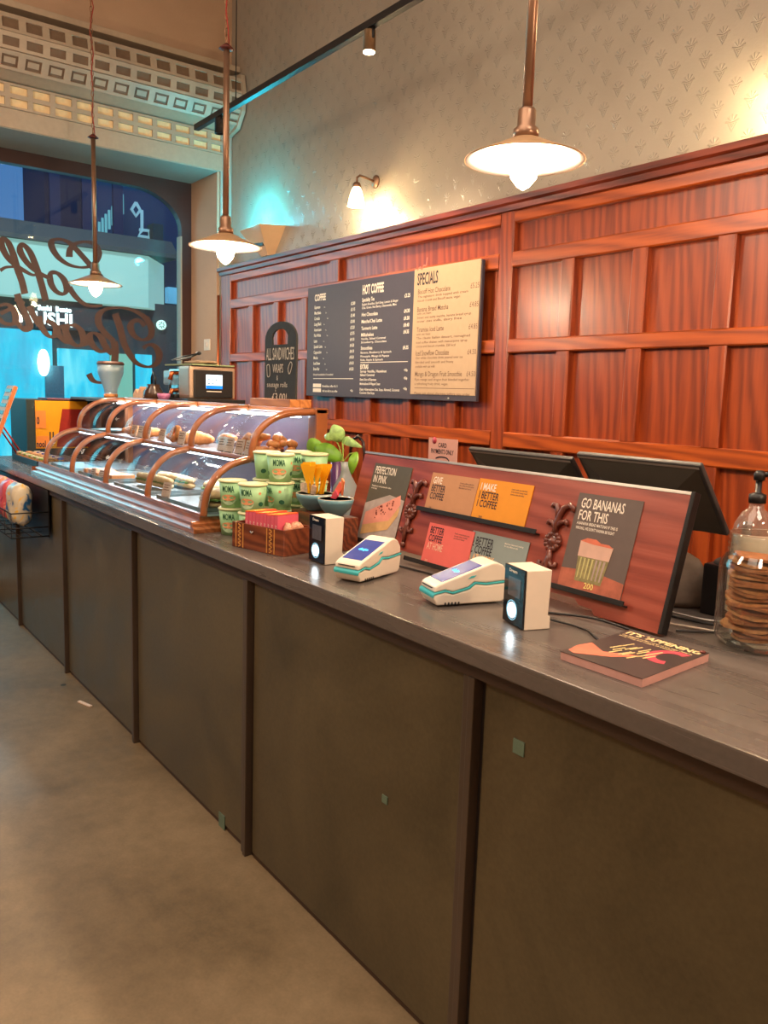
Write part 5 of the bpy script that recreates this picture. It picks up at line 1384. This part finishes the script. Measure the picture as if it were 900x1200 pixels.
# monitors
def monitor(x0, x1, ytop, ztop, ybot, zbot, lab):
    xc_ = (x0+x1)/2; o_ = thing('till_monitor', lab, 'monitor', (xc_, (ytop+ybot)/2+.06, Z1), 0, 'till monitors seen from behind')
    oy_ = (ytop+ybot)/2+.06; w = (x1-x0)/2
    d = Vector((ybot-ytop, zbot-ztop)); L = d.length; d.normalize(); n_ = Vector((d.y, -d.x))
    if n_.x > 0: n_ = -n_
    def at(a, s_, e): return (a, ytop-oy_+d.x*s_+n_.x*e, ztop-Z1+d.y*s_+n_.y*e)
    q = MB()
    c8 = [at(-w, 0, 0), at(w, 0, 0), at(w, L, 0), at(-w, L, 0), at(-w, 0, -.014), at(w, 0, -.014), at(w, L, -.014), at(-w, L, -.014)]
    q.add(c8, [(3, 2, 1, 0), (4, 5, 6, 7), (0, 1, 5, 4), (1, 2, 6, 5), (2, 3, 7, 6), (3, 0, 4, 7)])
    r = q.build('screen_frame', M['dark_grey'], o_); bv = r.modifiers.new('b', 'BEVEL'); bv.width = .004; bv.segments = 2
    q = MB(); i_ = .01; k_ = .40
    q.add([at(-w+i_, i_, .0005), at(w-i_, i_, .0005), at(w-i_, L-i_, .0005), at(-w+i_, L-i_, .0005), at(-w*k_, L*.42, .030), at(w*k_, L*.42, .030), at(w*k_, L*.85, .034), at(-w*k_, L*.85, .034)], [(0, 1, 5, 4), (1, 2, 6, 5), (2, 3, 7, 6), (3, 0, 4, 7), (4, 5, 6, 7)])
    q.build('rear_housing', plain('monitor_back', (70, 66, 58), .45, .0, .05), o_)
    q = MB(); q.add([at(-w+.004, .004, .002), at(w-.004, .004, .002), at(w-.004, .010, .003), at(-w+.004, .010, .003)], [(0, 1, 2, 3)]); q.build('metal_edge', M['screw'], o_)
    zt = at(0, L*.65, 0)
    MB().box((-.11, zt[1]+.012, .0082), (-.06, zt[1]+.03, zt[2]-.01), 0, .003).build('stand', M['black_metal'], o_)
    MB().box((-.14, zt[1]-.03, 0), (-.03, zt[1]+.09, .008), 0, .003).build('foot', M['black_metal'], o_)


monitor(-1.86, -1.45, 1.70, 1.350, 1.845, 1.176, 'grey back of the left till monitor behind the stand')
monitor(-1.435, -1.068, 1.70, 1.366, 1.845, 1.190, 'grey back of the right till monitor, nearer the pump bottle')

# wooden tea box
a = onZ(272, 640, 1.0); b = onZ(332, 653, 1.0); rz = math.atan2(b.y-a.y, b.x-a.x); Lb = .243
tb = thing('wooden_tea_box', 'dark wooden box with wavy inlay bands holding tea packs', 'box', (a.x, a.y, Z1), rz)
Dp, Hb, tk_ = .135, .082, .008
q = MB(); q.box((0, 0, 0), (Lb, tk_, Hb), 0, .0015); q.box((0, Dp-tk_, 0), (Lb, Dp, Hb), 0, .0015); q.box((0, tk_, 0), (tk_, Dp-tk_, Hb)); q.box((Lb-tk_, tk_, 0), (Lb, Dp-tk_, Hb)); q.box((tk_, tk_, .0), (Lb-tk_, Dp-tk_, .008))
q.build('box_body', M['box_wood'], tb)
for x in (.018, .165):
    q = MB()
    for dx in (0, .034): q.box((x+dx, -.0012, .002), (x+dx+.004, -.0002, Hb-.002))
    pts = [(x+.019+.006*(1 if k % 2 else -1), .004+k*(Hb-.008)/12) for k in range(13)]
    ribbon(q, pts, .0035, lambda a, b, d: (a, -.0004-d*.25, b), steps=3); q.build('inlay_band', M['inlay'], tb)
MB().tube([(.094, -.004, .062), (.100, -.006, .056), (.106, -.004, .062)], .0022, 8).build('catch', M['screw'], tb)
PK = [plain('pink_pack', (212, 92, 112), .5, 0, .06), plain('orange_pack', (230, 92, 40), .5, 0, .05), plain('yellow_pack_text', (240, 170, 40), .5, 0, 0)]
Rb = Matrix.Rotation(rz, 4, 'Z')
for k in range(9):
    x = .040+k*.0172
    lo = Vector((x, .020, .0085)); p = Vector((a.x, a.y, Z1))+(Rb @ lo)
    o_ = thing('tea_pack', 'slim pink and orange snack pack standing in the wooden box', 'snack pack', p, rz, 'snack packs standing in the wooden box')
    hpk = .108+.002*(k % 3)
    MB().box((0, 0, 0), (.0163, .090, hpk-.0005), 0, .002).build('wrapper', PK[0], o_)
    MB().box((0, 0, hpk), (.0163, .090, hpk+.003), 0, .001).build('orange_top', PK[1], o_)
    q = MB(); text(q, 'TAHINI BAR', .0, .012, .006, lambda u_, w_: (.0082-.0030+w_-.012, -.0004, .020+u_), width=.062, bold=.01); q.box((.003, .01, hpk+.0031), (.013, .05, hpk+.0034), 1); q.build('pack_text', [M['paper'], PK[2]], o_)
for k in range(5):
    lo = Vector((.198+.008*(k % 2), .035+.018*k, .0085+.026*(k % 2))); p = Vector((a.x, a.y, Z1))+(Rb @ lo)
    q = MB(); q.ball((0, 0, .034), .026, (.55, 1.1, 1.15), 0, 12, .16, r_)
    tag(q.build('wrapped_sweet', [plain('clear_wrap%d' % k, (206, 150, 120), .25, 0, .5, .5, 120)], None, p, (0, 0, k)), 'crinkled clear wrapped biscuit at the right of the wooden box', 'sweet', 'wrapped biscuits in the wooden box')

# porridge pots
M['pot'] = plain('mint_pot', (150, 196, 146), .45, 0, .05); M['potlid'] = plain('pot_lid', (206, 206, 160), .45, 0, .04); M['pot_ink'] = plain('dark_green_ink', (38, 92, 66), .5, 0, 0)
M['oats'] = plain('oats_print', (222, 156, 110), .6, 0, .3, 0, 150); M['bowl_print'] = plain('bowl_print', (176, 206, 168), .5, 0, .05)
RB_, RT_, PH = .0375, .0475, .0975


def pot_proto():
    o_ = thing('porridge_pot', 'x', 'pot', (0, 0, 0), 0, 'mint green porridge pots')
    pb_ = MB().lathe([(0, .002), (RB_-.004, .002), (RB_-.003, 0), (RB_, 0), (RT_, PH-.008), (0, PH-.008)], n=32).build('pot_body', M['pot'], o_)
    MB().lathe([(0, PH-.0078), (RT_+.0025, PH-.0078), (RT_+.0035, PH-.006), (RT_+.002, PH-.002), (RT_-.003, PH), (RT_-.006, PH-.002), (0, PH-.002)], n=32).build('lid', M['potlid'], o_)
    def cone(a, b, e=.0005):
        r = RB_+(RT_-RB_)*b/(PH-.008)+e; t_ = -PI/2+a/r; return (r*math.cos(t_), r*math.sin(t_), b)
    q = MB(); text(q, 'MOMA', 0, .056, .022, lambda a, b: cone(a, b, .0007), bold=.02, width=.044, align='C'); q.build('lettering', M['pot_ink'], pb_)
    def patch(cx_, cz_, rx_, rz_, mat, name, e, a0=0, a1=2*PI):
        q = MB(); n = 20; vv = [cone(cx_, cz_, e)]
        for i in range(n+1): t_ = a0+(a1-a0)*i/n; vv.append(cone(cx_+rx_*math.cos(t_), cz_+rz_*math.sin(t_), e))
        q.add(vv, [(0, i+1, i+2) for i in range(n)]); return q.build(name, mat, pb_)
    patch(0, .034, .026, .024, M['bowl_print'], 'bowl_picture', .0006, PI, 2*PI); patch(0, .036, .026, .011, M['oats'], 'oats_picture', .0009)
    patch(.052, .028, .010, .008, M['pot_ink'], 'leaf_mark', .0006); patch(.050, .065, .005, .005, M['oats'], 'badge', .0006); patch(-.052, .028, .010, .008, M['pot_ink'], 'leaf_mark', .0006)
    for k in range(5):
        q = MB(); q.add([cone(.065, .05+k*.006, .0006), cone(.085, .05+k*.006, .0006), cone(.085, .052+k*.006, .0006), cone(.065, .052+k*.006, .0006)], [(0, 1, 2, 3)]); q.build('small_print', M['bowl_print'], pb_)
    return o_


pp_ = pot_proto(); first = True
POTS = [(-2.603, 1.272, 0, .35, 'bottom pot of the left front stack by the case'), (-2.603, 1.272, 1, .30, 'top pot of the left front stack by the case'),
        (-2.474, 1.285, 0, .35, 'bottom pot of the right front stack by the wooden box'), (-2.474, 1.285, 1, .10, 'top pot of the right front stack by the wooden box'),
        (-2.488, 1.398, 0, .9, 'bottom pot of the tall stack behind the wooden box'), (-2.488, 1.398, 1, -.5, 'middle pot of the tall stack behind the wooden box'), (-2.488, 1.398, 2, .5, 'top pot of the tall stack with its bowl picture facing out'),
        (-2.600, 1.405, 0, 1.5, 'bottom pot of the tall stack against the case end'), (-2.600, 1.405, 1, 1.5, 'middle pot of the tall stack against the case end'), (-2.600, 1.405, 2, 1.6, 'top pot of the tall stack against the case end'),
        (-2.590, 1.530, 0, .3, 'bottom pot of the rearmost left stack'), (-2.590, 1.530, 1, .3, 'middle pot of the rearmost left stack'), (-2.590, 1.530, 2, .3, 'top pot of the rearmost left stack'),
        (-2.475, 1.530, 0, -.6, 'bottom pot of the rear stack behind the yellow spoons'), (-2.475, 1.530, 1, -.6, 'middle pot of the rear stack behind the yellow spoons'), (-2.475, 1.530, 2, -.7, 'top pot of the rear stack behind the yellow spoons')]
for x, y, k, rz_, lab in POTS:
    o_ = pp_ if first else copy_tree(pp_); first = False
    o_.location = (x, y, Z1+k*(PH+.0005)); o_.rotation_euler = (0, 0, rz_+.45); o_['label'] = 'mint green porridge pot, '+lab

# riser with bowls
q = MB().box((-2.420, 1.405, Z1), (-2.150, 1.500, 1.108), 0, .003)
tag(q.build('wooden_riser', wood('riser_wood', (60, 26, 14), (96, 44, 24), (120, 60, 34), 'X', 2)), 'dark wooden riser under the two blue bowls', 'riser')
M['bowlc'] = plain('blue_grey_glaze', (96, 138, 150), .3, 0, .05); M['bowl_in'] = plain('pale_glaze', (214, 206, 186), .3, 0, .03)
def bowl(x, y, R_, h, lab):
    o_ = thing('bowl', lab, 'bowl', (x, y, 1.1085), 0, 'blue bowls on the riser')
    MB().lathe([(.0, .0), (R_*.42, 0), (R_*.45, .004), (R_*.75, h*.35), (R_*.95, h*.75), (R_, h)], n=32).build('bowl_outside', M['bowlc'], o_)
    MB().lathe([(R_, h), (R_-.002, h+.0012), (R_-.0045, h), (R_*.90, h*.70), (R_*.68, h*.38), (.0, .012)], n=32).build('bowl_inside', M['bowl_in'], o_)
    return o_
bowl(-2.352, 1.458, .066, .058, 'blue grey bowl full of yellow spoons'); bowl(-2.213, 1.452, .060, .056, 'smaller blue grey bowl of wrapped sweets by the stand')
M['spoon'] = plain('yellow_spoon', (240, 176, 12), .45, 0, .05)
r_ = random.Random(21)
for k in range(11):
    a = 2*PI*k/11; bx, by = .018*math.cos(a), .018*math.sin(a); tx_, ty_ = .050*math.cos(a)+.004, .036*math.sin(a); hz = .150+.012*r_.random()
    q = MB()
    def sp3(t_): return Vector((bx+(tx_-bx)*t_, by+(ty_-by)*t_, .014+(hz-.014)*t_))
    dirn = (sp3(1)-sp3(0)).normalized(); side = Vector((1, .25, 0)).normalized(); nn_ = dirn.cross(side).normalized()
    pl = [(-.0045, 0), (-.0045, .60), (-.019, .97), (-.016, 1.0), (.018, 1.02), (.019, .96), (.0055, .60), (.0055, 0)]
    q.prism(pl, lambda a_, b_, d_: sp3(b_)+side*a_+nn_*d_, -.001, .001)
    tag(q.build('spoon', M['spoon'], None, (-2.352, 1.458, 1.1085)), 'flat yellow takeaway spoon standing in the larger blue bowl', 'spoon', 'yellow spoons in the bowl')
for k in range(5):
    q = MB().box((-.009, -.003, 0), (.009, .003, .070), 0, .002)
    tag(q.build('sugar_stick', [plain('stick_print%d' % (k % 2), (150, 150, 130) if k % 2 else (190, 170, 150), .6, 0, .4, vscale=150)], None, (-2.392+.012*k, 1.440+.006*(k % 2), 1.130), (.1*(k-2), .12*(k-2), .5)), 'grey patterned sachet standing among the yellow spoons', 'sachet', 'sachets among the spoons')
cols = [(232, 110, 90), (226, 80, 100), (236, 130, 80), (70, 150, 130), (222, 96, 110), (230, 190, 150)]
for k in range(6):
    q = MB(); 
    if k < 3: q.box((-.011, -.0025, -.028), (.011, .0025, .028), 0, .002)
    else: q.ball((0, 0, 0), .013, (1.2, .9, .7), 0, 10, .15, r_)
    P_ = [(.012, .0, .085), (.0, -.006, .062), (.03, .004, .098), (.030, -.012, .046), (-.02, .01, .046), (.012, -.03, .046)][k]; rt_ = [(0, .6, .3), (.2, .9, .1), (.1, .5, -.2), (0, 0, 0), (0, 0, 0), (0, 0, 0)][k]
    tag(q.build('wrapped_sweet', plain('sweet_wrap%d' % k, cols[k], .4, 0, .1), None, (-2.213+P_[0], 1.452+P_[1], 1.1085+P_[2]), rt_), ['coral wrapped stick upright in the smaller blue bowl', 'pink wrapped stick leaning in the smaller blue bowl', 'orange tipped stick at the top of the smaller blue bowl', 'green wrapped sweet in the smaller blue bowl', 'red wrapped sweet at the back of the smaller bowl', 'pale wrapped sweet at the front of the smaller bowl'][k], 'sweet')

# plant in a glass bottle vase
pv = onY(404, 600, 1.63)
vs = thing('potted_cutting', 'green leafy cutting in a clear glass bottle vase', 'plant', (pv.x, 1.63, Z1))
vt = onY(402, 541, 1.63).z-Z1
MB().shell([(.0, .0), (.048, 0), (.052, .01), (.052, .12), (.046, .17), (.022, vt-.05), (.017, vt-.03), (.020, vt), (.017, vt), (.014, vt-.03), (.019, vt-.05), (.042, .17), (.048, .12), (.048, .012), (.0, .006)], n=28).build('glass_vase', M['clear'], vs)
M['leaf'] = plain('leaf_green', (112, 160, 44), .4, 0, .2, 0, 40); M['stem'] = plain('stem_green', (150, 176, 80), .5); M['leaf2'] = plain('variegated_leaf', (150, 186, 110), .4, 0, .4, 0, 50)
def leaf(tip_px, base_px, wd, lab=None, mat='leaf', fold=.25, Yl=1.63, stem_from=(402, 541)):
    b_ = onY(*base_px, Yl); t_ = onY(*tip_px, Yl-.02); o0 = Vector((pv.x, 1.63, Z1))
    d = t_-b_; L = d.length; d.normalize(); s_ = d.cross(Vector((.59, -.79, .2))).normalized(); n_ = d.cross(s_).normalized()
    q = MB(); N = 10; v = []; f = []
    for i in range(N+1):
        k = i/N; w__ = wd*math.sin(PI*min(1, k*.93+.04))**.75*(1.1-.45*k)
        c = b_+d*L*k - n_*(.02*math.sin(PI*k))*.6 - o0
        v += [c-s_*w__-n_*fold*w__, c, c+s_*w__-n_*fold*w__]
    for i in range(N): f += [(3*i, 3*i+1, 3*i+4, 3*i+3), (3*i+1, 3*i+2, 3*i+5, 3*i+4)]
    q.add(v, f, 0, True); o_ = q.build('leaf', M[mat], vs); m__ = o_.modifiers.new('s', 'SOLIDIFY'); m__.thickness = .001
    s0_ = onY(*stem_from, 1.63)-o0; s1_ = b_-o0; mid = (s0_+s1_)/2+Vector((0, 0, .012))
    MB().tube([s0_-Vector((0, 0, .12)), s0_, mid, s1_], .0022, 6).build('stem', M['stem'], vs)
leaf((360, 527), (377, 520), .034); leaf((369, 523), (401, 538), .036); leaf((390, 498), (401, 517), .034, mat='leaf2'); leaf((380, 511), (393, 514), .016, mat='leaf2'); leaf((424, 524), (402, 515), .018, mat='leaf2'); leaf((412, 556), (418, 530), .020)
p = onY(391, 544, 1.66)
q = MB().lathe([(.016, 0), (.019, .01), (.019, p.z+.010-Z1), (0, p.z+.015-Z1)], n=20)
tag(q.build('bottle', plain('purple_bottle', (82, 44, 96), .3), None, (p.x, 1.67, Z1)), 'purple bottle standing behind the leafy cutting', 'bottle')
# black hooked tap handle behind the plant
a1 = onY(420, 513, 1.80)
hk = MB().tube([(a1.x-.05, 1.80, Z1+.006), (a1.x-.05, 1.80, a1.z-.05), (a1.x-.04, 1.80, a1.z-.01), (a1.x, 1.80, a1.z+.005), (a1.x+.035, 1.80, a1.z-.015), (a1.x+.045, 1.80, a1.z-.07), (a1.x+.045, 1.80, a1.z-.10)], .006, 10)
hk.lathe([(0, 0), (.03, 0), (.03, .006), (0, .006)], (a1.x-.05, 1.80, Z1), 20)
tag(hk.build('swan_neck_tap', plain('black_tap', (40, 26, 26), .2, .3)), 'black curved tap behind the leafy cutting', 'tap')

# ================================================================== LEFT END OF THE COUNTER
tr0 = thing('sachet_tray', 'long black tray of small jars at the left end of the counter', 'tray', (-5.66, 1.36, Z1))
q = MB(); X0, X1, YA, YB2 = -.27, .60, -.10, .085
X1 = .39
q.box((X0, YA, 0), (X1, YB2, .006)); q.box((X0, YA, .006), (X1, YA+.008, .036), 0); q.box((X0, YB2-.008, .006), (X1, YB2, .036)); q.box((X0, YA+.008, .006), (X0+.008, YB2-.008, .036)); q.box((X1-.008, YA+.008, .006), (X1, YB2-.008, .036))
q.build('tray_body', M['black_metal'], tr0)
jc = [(222, 200, 170), (90, 80, 150), (210, 160, 110), (150, 170, 90), (230, 210, 180), (200, 140, 80)]
jm = [plain('jar_lid%d' % i, c, .5, 0, .1) for i, c in enumerate(jc)]; amber = plain('amber_jar', (190, 130, 50), .2, 0, .2)
k = 0
for i in range(10):
    for j in range(3):
        x = -5.66+X0+.048+i*.064; y = 1.36+YA+.038+j*.056
        if k == 0:
            jp = thing('mini_jar', 'small jam jar in the black tray at the left end', 'jar', (x, y, Z1+.0065), 0, 'mini jars in the tray')
            MB().lathe([(0, 0), (.020, 0), (.022, .004), (.022, .030), (.018, .036), (0, .036)], n=12).build('jar_body', amber, jp)
            MB().lathe([(0, .0362), (.020, .0362), (.020, .048), (0, .049)], n=12).build('lid', jm[0], jp)
            jo = jp
        else:
            jo = copy_tree(jp); jo.location = (x, y, Z1+.0065)
            if k % 6:
                ch = [c for c in jo.children if c.name.startswith('lid')][0]; ch.data = ch.data.copy(); ch.data.materials[0] = jm[(k*5) % 6]
        k += 1
# price easel
ea = thing('price_easel', 'orange edged price board on legs at the far left of the counter', 'sign', (-6.08, 1.22, Z1))
ln = .30
fr_ = MB(); a_ = (.0, -.07, .02); b_ = (.0, .10, .485)
dv = (Vector(b_)-Vector(a_)); Ln = dv.length; dv.normalize(); sv = Vector((1, 0, 0)); nv = dv.cross(sv).normalized()
def ef(s_, t_, e): return Vector(a_)+sv*s_+dv*t_+nv*e
def ebox(mb__, s0, s1, t0, t1, e0, e1, m=0):
    v = [ef(s, t_, e) for e in (e0, e1) for s, t_ in ((s0, t0), (s1, t0), (s1, t1), (s0, t1))]
    mb__.add(v, [(0, 3, 2, 1), (4, 5, 6, 7), (0, 1, 5, 4), (1, 2, 6, 5), (2, 3, 7, 6), (3, 0, 4, 7)], m)
ebox(fr_, -.10, .10, 0, Ln, -.022, 0); fr_.build('frame', plain('orange_frame', (214, 120, 66), .5), ea)
pl_ = MB(); ebox(pl_, -.092, .092, .004, Ln-.004, .0002, .004); ebox(pl_, -.092, .092, .004, Ln-.004, -.027, -.0222); pl_.build('price_sheet', M['paper'], ea)
pl_ = MB()
for k in range(9): ebox(pl_, -.09, .09, .02+k*.053, .045+k*.053, .0042, .006); ebox(pl_, -.09, .09, .02+k*.053, .045+k*.053, -.030, -.0272)
pl_.build('price_strip', M['black'], ea)
MB().tube([(.085, -.0, .22), (.085, .13, .004)], .006, 6).build('leg', M['red_plate'], ea); MB().tube([(-.085, -.0, .22), (-.085, .13, .004)], .006, 6).build('leg', M['red_plate'], ea)

# snack basket hung on the counter front
bx = thing('wire_basket', 'black wire basket of snack bags hooked on the counter front', 'basket', (-5.15, 1.04, .70))
BW, BD2 = .62, .093
q = MB()
for z in (.0, .05, .13): 
    q.tube([(-BW, BD2, z), (-BW, -BD2, z), (BW, -BD2, z), (BW, BD2, z)], .004, 6)
for k in range(9):
    x = -BW+k*BW*2/8; q.tube([(x, BD2, 0), (x, -BD2, 0), (x, -BD2, .13)], .0025, 6)
for k in range(4): q.tube([(-BW, -BD2+k*BD2*.55, 0), (BW, -BD2+k*BD2*.55, 0)], .0025, 6)
q.build('wire_frame', M['black_metal'], bx)
MB().box((-BW, BD2, -.01), (BW, BD2+.006, .245)).build('back_plate', M['black'], bx)
M['bagp'] = plain('pink_bag', (214, 80, 96), .3, .1, .5, .6, 25); M['bagw'] = plain('white_bag', (226, 214, 190), .3, .1, .35, .6, 22); M['bago'] = plain('peach_bag', (230, 140, 110), .3, .1, .4, .6, 25); M['bagy'] = plain('yellow_bag', (226, 190, 90), .3, .1, .5, .5, 20)
def bag(x, y, z, w, h, d, mat, lab, rot):
    q = MB(); v = []; f = []; NU, NV = 10, 12
    for side in (1, -1):
        for j in range(NV+1):
            for i in range(NU+1):
                uu = i/NU*2-1; vv_ = j/NV*2-1; bul = max(0, (1-uu**4)*(1-vv_**4))**.6
                v.append((w/2*uu*(1-.05*abs(vv_)), side*(d/2*bul*(1+.12*math.sin(7*uu+5*vv_+x*9))), h/2*(vv_+1)))
    o__ = (NU+1)*(NV+1)
    for s_ in (0, 1):
        for j in range(NV):
            for i in range(NU): a__ = s_*o__+j*(NU+1)+i; f.append((a__, a__+1, a__+NU+2, a__+NU+1) if s_ == 0 else (a__, a__+NU+1, a__+NU+2, a__+1))
    q.add(v, f, 0, True); tag(q.build('snack_bag', mat, None, (x, y, z), rot), lab, 'snack bag', 'snack bags in the wire basket')
def bagmat(name, c1, c2, c3):
    t = NT(name); v = t.coords(); f = t.noise(v, 11, 2, .5, 1.2)
    t.link(t.ramp(f, [(.36, lin(c1)), (.42, lin(c2)), (.56, lin(c2)), (.62, lin(c3))]), t.b.inputs['Base Color']); t.b.inputs['Roughness'].default_value = .32
    t.bump(t.noise(v, 22, 3), .6, .006); return t.m
bm_ = [bagmat('pink_bag', (150, 40, 60), (206, 86, 96), (226, 150, 130)), bagmat('peach_bag', (214, 90, 60), (220, 140, 112), (232, 190, 150)), bagmat('white_bag', (40, 100, 150), (196, 184, 160), (220, 170, 60))]
for k, (x, mi_, lab) in enumerate(((-4.745, 2, 'white and blue snack bag at the right end of the basket'), (-4.955, 0, 'pink snack bag second from the right in the basket'), (-5.165, 1, 'peach snack bag third from the right in the basket'), (-5.375, 0, 'pink snack bag fourth from the right in the basket'), (-5.585, 1, 'peach snack bag at the far left of the basket'))):
    bag(x, 1.035, .735, .175, .235, .11, bm_[mi_], lab, (0, 0, .1*(-1)**k))
